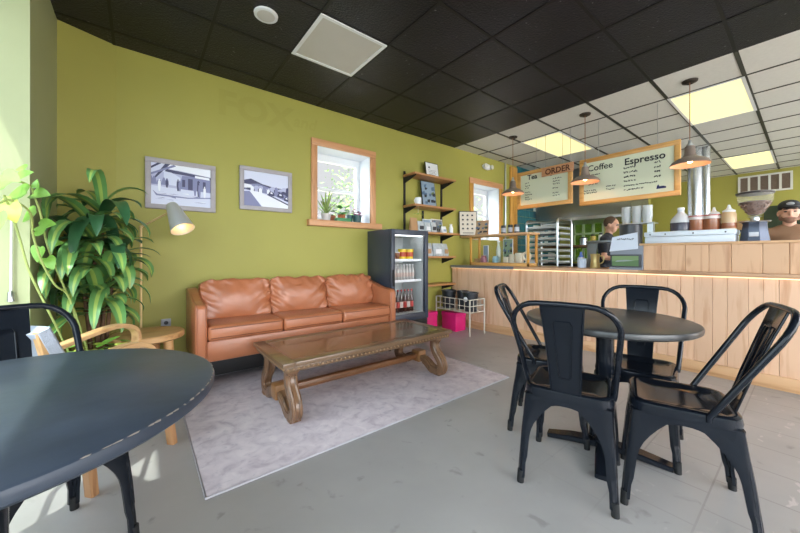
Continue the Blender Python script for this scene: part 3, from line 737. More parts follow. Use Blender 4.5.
def street_one(p):
    rr = random.Random(5)
    p([(0, .45), (1, .38), (1, .86), (.55, .92), (.2, .8), (0, .75)], 1)
    p([(.22, .9), (1, .80), (1, 1), (.3, 1)], 4)
    p([(.45, .42), (1, .40), (1, .78), (.5, .76)], 2)
    p([(.2, .80), (1, .74), (1, .79), (.25, .88)], 3)
    p([(.2, .5), (.45, .48), (.47, .70), (.33, .80), (.2, .82)], 0)
    p([(.72, .74), (.98, .72), (.98, .78), (.72, .80)], 4)
    p([(.60, .42), (.68, .42), (.68, .70), (.60, .70)], 3)
    for q in ((.5, .05), (.76, .045), (.86, .05)): p([(q[0], .48), (q[0]+q[1], .48), (q[0]+q[1], .66), (q[0], .66)], 3)
    p([(0, .55), (.02, .55), (.3, 1), (.22, 1)], 3); p([(0, .7), (.4, .97), (.36, 1), (0, .75)], 2); p([(.0, .85), (.16, 1), (.1, 1), (0, .9)], 3)
    tree_row(lambda a, m: p([(u*.25, v) for u, v in a], m), .48, .16, 6, 2, 2)
    p([(0, .0), (1, 0), (1, .36), (.5, .34), (0, .44)], 0)
    p([(.02, .34), (.1, .25), (.6, .22), (1, .27), (1, .24), (.6, .19), (.08, .21)], 2)
    for k in range(16):
        x = rr.uniform(0, .8); y = rr.uniform(.02, .32); p([(x, y), (x+rr.uniform(.1, .25), y+rr.uniform(-.03, .02)), (x+.1, y+.012)], rr.choice([1, 2, 2, 4]))
    for x, y, h, m in ((.13, .32, .3, 4), (.25, .42, .2, 3), (.43, .36, .3, 3), (.46, .36, .27, 2), (.78, .26, .44, 3), (.80, .24, .4, 2), (.72, .28, .3, 2), (.89, .25, .3, 4)): figure(p, x, y, h, m)
def street_two(p):
    rr = random.Random(9)
    p([(0, .72), (.15, .78), (.4, .66), (.65, .60), (.9, .58), (1, .62), (1, .4), (0, .4)], 3)
    p([(0, .6), (.3, .66), (.6, .56), (1, .52), (1, .3), (0, .3)], 2)
    tree_row(p, .5, .1, 12, 1, 3); tree_row(p, .42, .09, 10, 3, 8)
    p([(0, 0), (1, 0), (1, .28), (.45, .40), (0, .46)], 0)
    for k in range(7):
        x = .14+k*.09; h = rr.uniform(.1, .2); p([(x, .40), (x+.07, .39), (x+.07, .39+h), (x+.035, .43+h), (x, .39+h)], [4, 1, 4, 2, 4, 1, 2][k])
    p([(.12, .42), (.28, .43), (1, .14), (1, 0), (.4, 0)], 4)
    p([(0, .40), (.12, .42), (.38, 0), (0, 0)], 2)
    p([(.5, .36), (1, .1), (1, .14), (.52, .39)], 3); p([(.56, .40), (1, .2), (1, .34), (.7, .47)], 2)
    for x, y, w in ((.54, .36, .13), (.74, .33, .15), (.9, .24, .12)): p([(x, y), (x+w, y-.03), (x+w, y+.05), (x+w*.75, y+.1), (x+w*.25, y+.11), (x, y+.06)], 3); p([(x+w*.3, y+.05), (x+w*.7, y+.04), (x+w*.65, y+.085), (x+w*.33, y+.09)], 4)
    p([(.93, .38), (1, .36), (1, .64), (.95, .62)], 3)
    p([(0, .62), (.16, .6), (.18, .52), (0, .5)], 4)
picture(.035, .583, 1.541, 1.996, 'grey framed monochrome street photo with people, behind the lamp head', street_one)
picture(.801, 1.344, 1.600, 2.05, 'grey framed monochrome photo of a road and hills, right of the other picture', street_two)

# ------------------------------------------------------------------ stool, lamp, outlet, armchair
t = thing('side_table', 'round pale wooden side table between armchair and sofa', 'side table', (.05, 3.18, 0))
MB().lathe([(0, .478), (.222, .478), (.235, .488), (.235, .518), (.226, .528), (0, .528)], (.05, 3.18, 0), 40).build('tabletop', OAK, t)
for k in range(4):
    a = -.35+k*pi/2; MB().tube([(.05+.13*math.cos(a), 3.18+.13*math.sin(a), .48), (.05+.165*math.cos(a), 3.18+.165*math.sin(a), 0)], [.034, .024], 12).build('leg', OAK, t)
t = thing('floor_lamp', 'slim brass floor lamp with a tilted silver shade beside the plant', 'floor lamp', (0, 3.44, 0))
px, py = 0.0, 3.44
def onY(u, v, Y): return at(u, v, Y=Y)
e_ = onY(141, 227, py); px = e_.x
MB().lathe([(0, 0), (.13, 0), (.13, .012), (.02, .022), (0, .022)], (px, py, 0), 32).build('base', BRASS, t)
MB().tube([(px, py, .01), e_], .0085, 10).build('pole', BRASS, t)
sh0, sh1 = onY(171.5, 204.5, 3.30), onY(183, 229.5, 3.19)
ax = (sh1-sh0).normalized()
el = MB().tube([e_, sh0+ax*.05+V((0, .02, 0))], .0075, 10); el.ball(e_, .014, 8); el.build('arm', BRASS, t)
Lh = (sh1-sh0).length; M = ax.to_track_quat('Z', 'Y').to_matrix().to_4x4()
MB().lathe([(0, 0), (.036, .0), (.043, .012), (.088, Lh), (.086, Lh), (.041, .016), (0, .01)], sh0, 32, M).build('lamp_shade', mat('satin_nickel', 'c9cac8', .32, .45), t)
bulb = sh0+ax*(Lh*.68)
MB().ball(bulb, .028, 8).build('bulb', mat('lamp_bulb', 'ffe2a0', .3, emit=9, ecol='ffc873'), t)
t = thing('wall_outlet', 'grey wall outlet plate above the side table', 'outlet', (.187, W, .48))
MB().box((.150, W-.008, .425), (.224, W-.0005, .54), .002).build('plate', mat('outlet_grey', '9b9ea6', .4), t)
m = MB()
for z in (.455, .505): m.lathe([(0, 0), (.017, 0), (.017, .003), (0, .003)], (.187, W-.008, z), 14, Matrix.Rotation(pi/2, 4, 'X'))
m.build('socket', DGREY, t)

# bentwood armchair: local x = forward
fd = V((.76, .65, 0)).normalized(); sd = V((-fd.y, fd.x, 0)); AO = V((-.175, 2.093, 0))+fd*.18+sd*.20
def AL(x, y, z): return AO+fd*(x+(.10 if y > 0 else 0))+sd*y+V((0, 0, z))
t = thing('bentwood_armchair', 'pale bentwood lounge armchair with light cushion, half hidden by the large table', 'armchair', AO)
LEGW = wood('leg_wood', 'b0835a', '8a5f3c', 'z', .45, knots=False)
for s in (-1, 1):
    y = s*.20
    pts = bez([AL(-.32, y, .60), AL(-.2, y, .625), AL(-.05, y, .655), AL(.05, y, .662), AL(.13, y, .64), AL(.175, y, .58), AL(.19, y, .45), AL(.215, y, .2)], 7)
    pts = [p+fd*(.10 if s > 0 else -.05)*min(1, max(0, (p.z-.2)/.4))+V((0, 0, (.02 if s > 0 else -.012)*min(1, p.z/.5))) for p in pts]
    MB().sweep(pts, (.058, .026), sd).build('arm', BEECH, t)
    MB().sweep([AL(.215, y, .22), AL(.25, y, .0)], (.05, .035), sd).build('leg', LEGW, t)
    MB().sweep(bez([AL(-.30, y, .60), AL(-.24, y, .4), AL(-.20, y, .2), AL(-.18, y, .0)], 6), (.05, .035), sd).build('leg', LEGW, t)
    MB().sweep(bez([AL(-.36, y*.84, .80), AL(-.30, y*.84, .55), AL(-.22, y*.84, .36), AL(-.05, y*.84, .34), AL(.20, y*.84, .40)], 6), (.03, .03), sd).build('seat_rail', BEECH, t)
c = MB(); path = bez([AL(-.40, 0, .78), AL(-.33, 0, .62), AL(-.24, 0, .46), AL(-.15, 0, .385), AL(0, 0, .385), AL(.19, 0, .43)], 6)
c.sweep([p+fd*.05-sd*.02+V((0, 0, .025)) for p in path], (.33, .06), sd); c.build('cushion', mat('pale_blue_fabric', 'b3bccb', .85, bump=.3, bscale=200), t)

# ------------------------------------------------------------------ plants
def leafblade(mb, base, az, el, length, width, droop, mats=(0, 1, 0), n=8, wall=False):
    p = V(base); a = az; e = el; rows = []; st = length/n
    for i in range(n+1):
        k = i/n; d = V((math.cos(a)*math.cos(e), math.sin(a)*math.cos(e), math.sin(e))); s = V((-math.sin(a), math.cos(a), 0))
        nn = s.cross(d)*-1
        w = width*(math.sin(pi*min(1, (.12+k*.88)))**.6)*.5+.001
        if i == n: w = .001
        rows.append([p-s*w+nn*w*.22, p-s*w*.28, p+s*w*.28, p+s*w+nn*w*.22]); p = p+d*st
        if wall: p.x = max(p.x, XL+.05); p.y = min(p.y, W-.06, 3.545+(p.x-XL)*.40-.05)
        e = max(-1.5, e-droop/n*(.4+1.2*k))
    mb.sheet(rows, mats)
GL = [mat('dracaena_green', '649654', .35, var=.25, scale=3, spec=.6), mat('dracaena_stripe', 'a3bb5c', .35, var=.15, scale=3, spec=.6), mat('dark_leaf', '355f3c', .35, var=.2, scale=4)]
PX_, PY_ = -.235, 3.26
t = thing('corn_plant', 'tall potted corn plant with striped drooping leaves in the corner', 'plant', (PX_, PY_, 0))
MB().lathe([(0, 0), (.11, 0), (.145, .26), (.15, .27), (.138, .27), (.13, .25), (0, .25)], (PX_, PY_, 0), 28).build('pot', mat('charcoal_pot', '3d3f40', .5), t)
MB().lathe([(0, .25), (.13, .25), (0, .256)], (PX_, PY_, 0), 20).build('soil', mat('potting_soil', '3a2c22', .9), t)
hd = [(.02, 0.0, 1.46), (-.10, -.05, 1.18), (.09, .0, 1.14), (-.02, -.08, 1.30), (.04, -.06, .98), (-.08, -.06, .92), (.0, -.05, .78)]
tr = MB()
for hx_, hy_, hz_ in hd: tr.tube([(PX_+hx_*.3, PY_+hy_*.3, .24), (PX_+hx_*.6, PY_+hy_*.6, hz_*.6), (PX_+hx_, PY_+hy_, hz_)], [.014, .012, .009], 8)
tr.build('cane', mat('bark', '6b4f3a', .8, var=.2, scale=20), t)
lf = MB(); rr = random.Random(11)
for j, (hx_, hy_, hz_) in enumerate(hd):
    nl = [18, 19, 19, 20, 19, 18, 18][j]
    for k in range(nl):
        az = k*2.4+j+rr.uniform(-.2, .2); q = k/nl; el = 1.2-1.2*q+rr.uniform(-.15, .15)
        # the walls of the corner bound the crown: keep leaves on the room side
        az_w = math.atan2(math.sin(az), math.cos(az)); reach = 1.12
        if math.cos(az_w) > .35: reach = .64
        if math.sin(az_w) > .35: reach = .62
        if math.cos(az_w) < -.6: reach = min(reach, .6)
        ln = rr.uniform(.42, .58)*reach*(1 if j else 1.02)
        leafblade(lf, (PX_+hx_, PY_+hy_, hz_-q*.10), az, el, ln, rr.uniform(.072, .095), rr.uniform(2.0, 2.9), (2, 2, 2) if rr.random() < .28 else (0, 1, 0), 9, True)
lf.build('foliage', GL, t, ang=70)

PG = [mat('pothos_leaf', '86b84e', .35, var=.2, scale=6), mat('pothos_pale', 'c3cf62', .4, var=.15, scale=5)]
def heart(mb, c, tip, nrm, size, mi):
    tip = V(tip).normalized(); nrm = (V(nrm)-tip*V(nrm).dot(tip)).normalized(); sx = tip.cross(nrm)
    prof = [(0, .02), (.22, -.12), (.42, -.04), (.5, .16), (.44, .40), (.28, .68), (.12, .88), (0, 1.0)]
    t = bmesh.new(); mid = [0, .0, .12, .25, .45, .68, .88, 1.0]; C = V(c)
    cen = [t.verts.new(C+tip*m*size) for m in mid]
    for s in (-1, 1):
        ed = [t.verts.new(C+tip*y*size+sx*s*x*size*.95+nrm*x*size*.22) for x, y in prof]
        for k in range(len(prof)-1):
            try: t.faces.new((cen[k], cen[k+1], ed[k+1], ed[k]) if s > 0 else (cen[k], ed[k], ed[k+1], cen[k+1]))
            except ValueError: pass
    bmesh.ops.recalc_face_normals(t, faces=t.faces[:]); mb._merge(t, mi)
PB = V((-.30, 2.88, 0))
t = thing('pothos_plant', 'pothos with long climbing vines and pale heart leaves by the left pillar', 'plant', PB)
MB().lathe([(0, 0), (.10, 0), (.13, .42), (.135, .44), (.12, .44), (.115, .42), (0, .42)], PB, 24).build('pot', mat('white_pot', 'c9c9c4', .4), t)
vn = MB(); lv = MB(); rr = random.Random(21); YV = 2.72
V1 = [PB+V((.03, 0, .43)), at(70, 300, Y=2.85), at(55, 285, Y=2.76), at(42, 262, Y=YV), at(33, 235, Y=YV-.03), at(31, 215, Y=YV-.06), at(22, 205, Y=YV-.10), at(8, 200, Y=YV-.13), at(-6, 206, Y=YV-.16)]
V2 = [PB+V((.05, .03, .43)), at(76, 315, Y=2.9), at(64, 287, Y=2.85), at(52, 258, Y=2.8), at(46, 240, Y=2.78), at(40, 212, Y=2.76), at(34, 195, Y=2.74), at(30, 186, Y=2.71), at(10, 178, Y=2.6)]
V3 = [PB+V((-.02, 0, .43)), at(58, 330, Y=2.75), at(48, 310, Y=2.70), at(38, 290, Y=2.68), at(28, 268, Y=2.66), at(20, 240, Y=2.64), at(12, 215, Y=2.62), at(4, 195, Y=2.58)]
for P in (V1, V2, V3): vn.tube(bez(P, 6), .0055, 6)
vn.build('vine', mat('vine_stem', 'a9b86a', .5), t)
def lat(u, v, Y, ang, size, mi=0, down=.6):
    a = math.radians(ang); p = at(u, v, Y=Y); rt = V((FY, -FX, 0)); tip = rt*math.cos(a)+V((0, 0, math.sin(a)))
    heart(lv, p, tip, V((-.45, -.75, .6)), size, mi)
for u, v, Y, a, s, m in ((34, 194, 2.70, -5, .095, 0), (36, 211, 2.70, -140, .10, 0), (39, 226, 2.72, 5, .10, 0), (36, 188, 2.70, 80, .05, 0), (27, 192, 2.62, -160, .13, 0), (14, 200, 2.6, -110, .11, 1), (6, 186, 2.55, 170, .12, 0), (2, 175, 2.52, -20, .10, 0), (18, 178, 2.60, 20, .09, 0), (10, 205, 2.55, -70, .1, 1), (40, 247, 2.74, -100, .09, 0), (47, 258, 2.78, -60, .08, 0), (26, 168, 2.68, 190, .06, 0), (0, 212, 2.5, -90, .09, 0), (44, 232, 2.74, -170, .07, 0), (52, 245, 2.78, 10, .07, 0)): lat(u, v, Y, a, s, m)
for k in range(46):
    a = rr.uniform(0, 2*pi); r = rr.uniform(.02, .2); p = PB+V((r*math.cos(a)+.05, r*math.sin(a)*.8, .45+rr.uniform(-.02, .12)-r*.2))
    heart(lv, p, V((math.cos(a), math.sin(a)*.8, rr.uniform(-.6, .4))), V((0, 0, 1)), rr.uniform(.06, .10), 1 if rr.random() < .4 else 0)
lv.build('leaves', PG, t, ang=80)
bc = at(11, 296, Y=2.755)
t = thing('blind_cord', 'thin hanging blind cord with silver weight on the left pillar', 'blind cord', bc)
MB().tube([(bc.x, bc.y, bc.z), (bc.x+.003, bc.y, bc.z+.5)], .006, 6).build('cord', OFFW, t); MB().lathe([(0, -.035), (.016, -.03), (.013, .02), (0, .035)], bc, 12).build('weight', STEEL, t)

# ------------------------------------------------------------------ fridge
FX0, FX1, FY0, FY1, FZ = 2.368, 2.975, 3.14, 3.672, 1.442
NAVY = mat('charcoal_blue_metal', '333b49', .35, .0, var=.05)
LINER = mat('fridge_liner', 'bcc2c2', .4)
t = thing('drinks_fridge', 'dark glass-door drinks fridge between sofa and wall shelves', 'fridge', (FX0, FY0, 0)); e = .04
b = MB(); b.box((FX0, FY0+.045, .06), (FX0+e, FY1, FZ), .006).box((FX1-e, FY0+.045, .06), (FX1, FY1, FZ), .006).box((FX0+e, FY0+.045, FZ-.05), (FX1-e, FY1, FZ), .004).box((FX0+e, FY0+.045, .06), (FX1-e, FY1, .38), .004).box((FX0+e, FY1-.04, .38), (FX1-e, FY1, FZ-.05))
b.build('cabinet', NAVY, t)
l = MB(); l.box((FX0+e, FY0+.06, .385), (FX0+e+.006, FY1-.045, FZ-.055)).box((FX1-e-.006, FY0+.06, .385), (FX1-e, FY1-.045, FZ-.055)).box((FX0+e, FY1-.052, .385), (FX1-e, FY1-.045, FZ-.055)).box((FX0+e, FY0+.06, .381), (FX1-e, FY1-.045, .388)).box((FX0+e, FY0+.06, FZ-.057), (FX1-e, FY1-.045, FZ-.051))
l.build('liner', LINER, t)
MB().box((FX0+e+.01, FY0+.07, FZ-.075), (FX1-e-.01, FY0+.09, FZ-.058)).build('interior_lamp', mat('fridge_lamp', 'f2f8ff', .4, emit=1.4), t)
f = .055; d = MB(); y0, y1 = FY0, FY0+.04
d.box((FX0, y0, .30), (FX0+f, y1, FZ), .005).box((FX1-f, y0, .30), (FX1, y1, FZ), .005).box((FX0+f, y0, .30), (FX1-f, y1, .385), .004).box((FX0+f, y0, FZ-.065), (FX1-f, y1, FZ), .004)
dr = d.build('door', NAVY, t); MB().box((FX0+f, y0+.015, .385), (FX1-f, y0+.02, FZ-.065)).build('pane', PANE, dr)
MB().box((FX0+.012, y0-.03, .75), (FX0+.03, y0, .95), .005).build('handle', BLACK, dr)
g = MB(); g.box((FX0, FY0+.02, .06), (FX1, FY0+.045, .29))
for k in range(7): g.box((FX0+.03, FY0+.012, .085+k*.028), (FX1-.03, FY0+.03, .1+k*.028), .002)
g.build('grille', BLACK, t)
for x in (FX0+.05, FX1-.05):
    for y in (FY0+.08, FY1-.06): MB().cyl((x, y, 0), .02, .06, 12).build('foot', RUBBER, t)
sz = [.80, 1.065]
for z in sz:
    s = MB(); s.tube([(FX0+e+.01, FY0+.09, z), (FX1-e-.01, FY0+.09, z)], .006, 6).tube([(FX0+e+.01, FY1-.06, z), (FX1-e-.01, FY1-.06, z)], .006, 6)
    for k in range(20): x = FX0+e+.015+k*(FX1-FX0-2*e-.03)/19; s.tube([(x, FY0+.09, z+.002), (x, FY1-.06, z+.002)], .003, 5)
    s.box((FX0+e+.008, FY0+.082, z-.02), (FX1-e-.008, FY0+.088, z+.012)); s.build('wire_shelf', WHITE, t)
def bottle(name, x, y, z, h, r, liquid, capm, label, cat, group, lab=None, neck=.4):
    t = thing(name, label, cat, (x, y, z), group)
    MB().lathe([(0, 0), (r*.9, 0), (r, r*.2), (r, h*.55), (r*.85, h*.66), (r*neck, h*.8), (r*neck, h*.93), (0, h*.93)], (x, y, z), 14).build('body', liquid, t)
    MB().cyl((x, y, z+h*.93), r*neck*1.2, h*.07, 12, r*.06).build('cap', capm, t)
    if lab: MB().lathe([(r*1.01, h*.2), (r*1.015, h*.21), (r*1.015, h*.45), (r*1.01, h*.46)], (x, y, z), 14).build('label', lab, t)
    return t
COLA = mat('dark_cola', '3b1a12', .12, spec=.8); RED = mat('red_cap', 'a92a22', .4); YEL = mat('yellow_tub', 'e5c81f', .4)
CLEARB = mat('clear_drink', 'b9b6b4', .15, spec=.7)
sh_b = [('dark cola bottle on the bottom fridge shelf', COLA, RED, RED), ('pale drink bottle on the middle fridge shelf', CLEARB, WHITE, mat('rose_label', 'b9a59b', .5))]
for k in range(6): bottle('cola_bottle', FX0+.17+k*.058, FY0+.17, .388, .29, .027, COLA, RED, ORD[k]+' dark cola bottle from the left on the bottom fridge shelf', 'bottle', 'cola bottles on the bottom fridge shelf', RED if k % 2 else mat('pale_label', 'c9c0b8', .5))
for k in range(8): bottle('drink_bottle', FX0+.12+k*.05, FY0+.16, .806, .20, .022, CLEARB, WHITE, ORD[k]+' pale drink bottle from the left on the middle fridge shelf', 'bottle', 'bottles on the middle fridge shelf', MATS['rose_label'])
def tub(name, x, y, z, h, r, m, lm, label, group, lab=None):
    t = thing(name, label, 'tub', (x, y, z), group)
    MB().lathe([(0, 0), (r*.88, 0), (r, h*.9), (0, h*.9)], (x, y, z), 18).build('body', m, t); MB().lathe([(0, h*.88), (r*1.05, h*.88), (r*1.05, h), (0, h)], (x, y, z), 18).build('lid', lm, t)
    if lab: MB().lathe([(r*.93, h*.25), (r*.985, h*.7)], (x, y, z), 18).build('label', lab, t)
for x, lb in ((FX0+.30, 'left yellow tub on the top fridge shelf'), (FX0+.42, 'right yellow tub on the top fridge shelf')): tub('yellow_tub', x, FY0+.17, 1.073, .13, .056, YEL, YEL, lb, 'yellow tubs', mat('red_label', 'b9482d', .5))
for k in range(3): tub('small_cup', FX0+.09+k*.06, FY0+.15, 1.073, .09, .026, mat('cup_brown', '8c5a3c', .4), mat('lid_white', 'dfe0e0', .4), ['leftmost small lidded cup on the top fridge shelf', 'middle small lidded cup on the top fridge shelf', 'small lidded cup beside the yellow tubs in the fridge'][k], 'small cups in the fridge')
t = MB().box((FX0+.10, FY0+.22, 1.073), (FX0+.24, FY0+.34, 1.22), .02, 3).build('paper_bag', PAPER, org=(FX0+.17, FY0+.28, 1.073)); tag(t, 'white paper bag behind the small cups in the fridge', 'bag')

# ------------------------------------------------------------------ wall shelves
t = thing('shelf_bracket_rails', 'black metal uprights and brackets holding the wooden wall shelves', 'shelf rails', (3.4, W, 1.6))
SZ = [2.27, 1.83, 1.45, 1.10, .69]; SX = (3.0, 3.36, 3.76); SYF = 3.395
for x in SX:
    if x != 3.36: MB().box((x-.014, W-.02, 1.30), (x+.014, W-.001, 2.34)).build('upright', BLACK, t)
    else: MB().box((x-.014, W-.02, 1.35), (x+.014, W-.001, 1.80)).build('upright', BLACK, t)
for x in (3.0, 3.76):
    for z in SZ: MB().prism([(W-.021, z-.105), (W-.021, z-.018), (SYF+.02, z-.018), (SYF+.02, z-.03)], (x-.006, 0, 0), (0, 1, 0), (0, 0, 1), .012).build('bracket', BLACK, t)
names = ['topmost', 'second highest', 'third wooden shelf down, above the fridge', 'short brown', 'lowest']
labs = ['topmost brown wooden wall shelf holding one paper sign', 'second brown wooden wall shelf with a white mug', 'third brown wooden wall shelf crowded with bags above the fridge', 'brown wooden wall shelf with clear bags beside the fridge door', 'lowest brown wooden wall shelf above the black buckets']
for z, lb in zip(SZ, labs):
    o = MB().box((2.96 if z > 1.4 else 3.0, SYF, z-.018), (3.80 if z != 1.45 else 3.90, W-.022, z+.010), .003).build('wall_shelf', SHELFW, org=(3.4, 3.55, z)); tag(o, lb, 'shelf', 'brown wall shelves')
def leaning(name, x, y, z, w, h, label, cat, fm, fill, deco=None, f=.01, tilt=.15, rz=0.):
    t = thing(name, label, cat, (x, y, z)); ux = V((math.cos(rz), math.sin(rz), 0)); bk = V((-math.sin(rz), math.cos(rz), 0)); uy = (V((0, 0, 1))*math.cos(tilt)+bk*math.sin(tilt)); o = V((x, y, z))-ux*w/2+V((0, 0, .002))
    MB().prism([(0, 0), (w, 0), (w, h), (0, h)], o, ux, uy, -.012, bev=.002).build('backing', fm, t)
    nn = ux.cross(uy); MB().prism([(f, f), (w-f, f), (w-f, h-f), (f, h-f)], o+nn*.0012, ux, uy, .0003).build('print', fill, t)
    if deco:
        m = MB(); deco(m, o+nn*.002, ux, uy, w, h, nn); m.build('artwork', [INK, mat('blue_grey_print', '56708c', .6), mat('dark_print', '2e3338', .6), mat('tan_print', 'a98c6c', .6), mat('green_print', '6b7f4a', .6)], t)
    return t
def d_sign(m, o, ux, uy, w, h, nn):
    m.prism([(w*.2, h*.62), (w*.36, h*.62), (w*.28, h*.78)], o, ux, uy, .0004)
    for k in range(4): m.prism([(w*.2, h*(.5-k*.09)), (w*(.8-.1*(k % 2)), h*(.5-k*.09)), (w*(.8-.1*(k % 2)), h*(.515-k*.09)), (w*.2, h*(.515-k*.09))], o, ux, uy, .0004)
leaning('framed_notice', 3.47, 3.56, SZ[0]+.010, .27, .25, 'small framed white notice standing on the topmost wall shelf', 'notice', BLACK, PAPER, d_sign)
def d_poster(m, o, ux, uy, w, h, nn):
    r2 = random.Random(4)
    for k in range(14):
        x, y = r2.uniform(.02, .75)*w, r2.uniform(.04, .8)*h; m.prism([(x, y), (x+w*r2.uniform(.1, .24), y), (x+w*.2, y+h*r2.uniform(.08, .16)), (x, y+h*.1)], o+nn*.0003*k, ux, uy, .0002, mi=r2.choice([1, 2, 1, 3, 4, 2]))
leaning('picture_print', 3.40, 3.55, SZ[1]+.010, .29, .40, 'tall blue grey collage print leaning on the second wall shelf', 'print', BLACK, mat('blue_print', '8da2b5', .5), d_poster)
def d_grid(m, o, ux, uy, w, h, nn):
    for i in range(3):
        for j in range(4):
            x, y = w*(.16+.26*i), h*(.26+.18*j); m.prism([(x, y), (x+w*.09, y-.002), (x+w*.12, y+h*.04), (x+w*.05, y+h*.07), (x, y+h*.05)], o, ux, uy, .0004, mi=2)
            m.prism([(x-.005, y-h*.03), (x+w*.13, y-h*.03), (x+w*.13, y-h*.022), (x-.005, y-h*.022)], o, ux, uy, .0004, mi=3)
    m.prism([(w*.2, h*.1), (w*.8, h*.1), (w*.8, h*.125), (w*.2, h*.125)], o, ux, uy, .0004, mi=2)
leaning('chart_poster', 4.25, 3.53, 1.4455, .30, .41, 'black framed cream chart of small drawings at the left end of the display case top', 'poster', BLACK, mat('cream_chart', 'd9d2c2', .6), d_grid, .012, .06, -.62)
t = thing('coffee_mug', 'white mug standing on the second wall shelf', 'mug', (3.09, 3.47, SZ[1]+.010))
MB().lathe([(0, 0), (.04, 0), (.045, .005), (.046, .1), (.042, .1), (.04, .008), (0, .008)], (3.09, 3.47, SZ[1]+.010), 20).build('cup', WHITE, t)
MB().tube(arc((3.09-.045, 3.47, SZ[1]+.06), .028, pi/2, 3*pi/2, 8, (1, 0, 0), (0, 0, 1)), .006, 6).build('handle', WHITE, t)
t = thing('air_plant', 'small green hanging sprig under the second wall shelf', 'plant', (3.05, SYF+.03, 1.70)); m = MB()
for k in range(7): leafblade(m, (3.05, SYF+.03, 1.70), k*.9, .2+.1*(k % 3), .09, .012, 1.5, (0, 1, 0), 5)
m.build('leaves', PG, t); MB().tube([(3.05, SYF+.03, 1.70), (3.05, SYF+.03, SZ[1]-.0175)], .002, 5).build('thread', OFFW, t)
def bag(x, y, z, w, h, d, m, label, cat='bag', mark=None, rz=0., name='coffee_bag'):
    t = thing(name, label, cat, (x, y, z), 'packets on the shelves'); b = MB(); M = Matrix.Translation((x, y, z)) @ Matrix.Rotation(rz, 4, 'Z')
    rows = []
    for q in (0, .08, .3, .7, .9, 1.0):
        dd = d*(.8 if q == 0 else (1 if q < .5 else (1-q)*1.6+.06)); rows.append([M @ V((xx, yy, h*q)) for xx, yy in rrect(w/2*(1-.04*q), max(dd/2, .004), min(.012, dd/2.2), 2)])
    for r in rows: r.append(r[0])
    b.sheet(rows); b.quad([M @ V(p) for p in ((-w/2.2, -d/2.6, .001), (w/2.2, -d/2.6, .001), (w/2.2, d/2.6, .001), (-w/2.2, d/2.6, .001))]); b.quad([rows[-1][i] for i in (0, 5, 8, 11)] if 0 else [M @ V((-w/2.1, -.004, h)), M @ V((w/2.1, -.004, h)), M @ V((w/2.1, .004, h)), M @ V((-w/2.1, .004, h))])
    b.build('packet', m, t)
    if mark: k = MB(); k.box((-w*.3, -d*.5-.006, h*.2), (w*.3, -d*.5-.002, h*.55)); k.bm.transform(M); k.build('label', mark, t)
    return t
KR = mat('kraft_paper', 'b28a62', .75, var=.05); CB = mat('clear_bag', 'b3bcc0', .2, var=.2, scale=25, spec=.7); GB = mat('grey_print_card', '7d8288', .5, var=.5, scale=18)
DK = mat('dark_mark', '33343a', .6)
z3 = SZ[2]+.010
for x, w, h, m, mk, lb, nm in ((3.02, .13, .19, KR, None, 'brown kraft bag at the left end of the third shelf', 'coffee_bag'), (3.15, .12, .15, CB, DK, 'clear bag beside the kraft bag on the third shelf', 'coffee_bag'), (3.28, .12, .14, CB, PAPER, 'second clear bag from the kraft bag on the third shelf', 'coffee_bag'), (3.40, .11, .15, CB, DK, 'clear bag in front of the printed cards on the third shelf', 'coffee_bag'), (3.62, .10, .10, PAPER, MATS['blue_print'], 'small white packet with a pale blue label on the third shelf', 'coffee_bag')):
    bag(x-.02, 3.47, z3, w, h, .06, m, lb, 'bag', mk, name=nm)
leaning('printed_card', 3.40, 3.60, z3, .17, .21, 'pale card print leaning left of the grey print on the third shelf', 'card', PAPER, MATS['blue_print'], None, .01, .12)
leaning('printed_card', 3.60, 3.59, z3, .24, .22, 'grey landscape card print leaning at the back of the third shelf', 'card', PAPER, GB, d_poster, .01, .12)
bottle('white_bottle', 3.80, 3.50, z3, .15, .033, WHITE, OFFW, 'white squat bottle at the right of the third shelf', 'bottle', 'white bottle', None, .55)
z4 = SZ[3]+.010
t = MB().box((3.08, 3.42, z4), (3.12, 3.62, z4+.24), .004).build('wooden_board', SHELFW, org=(3.10, 3.5, z4)); tag(t, 'upright wooden board at the left of the shelf beside the fridge', 'board')
for x, y, lb in ((3.28, 3.50, 'left clear bag of snacks on the shelf beside the fridge'), (3.46, 3.47, 'middle clear bag of snacks on the shelf beside the fridge'), (3.64, 3.50, 'right clear bag of snacks on the shelf beside the fridge')): bag(x, y, z4, .17, .19, .09, CB, lb, 'bag', KR if x != 3.46 else PAPER, R.uniform(-.3, .3))

# ------------------------------------------------------------------ wire stand, buckets, pink boxes
BX0, BX1, BY0, BY1 = 3.56, 3.88, 2.93, 3.58
WIRE = mat('cream_wire', 'c7c1b2', .45)
t = thing('wire_stand', 'cream wire basket stand on legs in front of the wooden counter', 'stand', (3.72, 3.25, 0))
for x in (BX0, BX1):
    for y in (BY0, BY1): MB().tube([(x, y, 0), (x, y, .50)], .010, 8).build('leg', WIRE, t)
m = MB()
for z in (.32, .41, .50): m.tube([(BX0, BY0, z), (BX1, BY0, z), (BX1, BY1, z), (BX0, BY1, z)], .006, 6, closed=True)
for k in range(1, 7):
    y = BY0+(BY1-BY0)*k/7
    for x in (BX0, BX1): m.tube([(x, y, .32), (x, y, .50)], .004, 5)
    m.tube([(BX0, y, .32), (BX1, y, .32)], .004, 5)
for k in range(1, 4):
    x = BX0+(BX1-BX0)*k/4
    for y in (BY0, BY1): m.tube([(x, y, .32), (x, y, .50)], .004, 5)
    m.tube([(x, BY0, .32), (x, BY1, .32)], .004, 5)
m.build('basket', WIRE, t)
BK = mat('bucket_black', '25282d', .4)
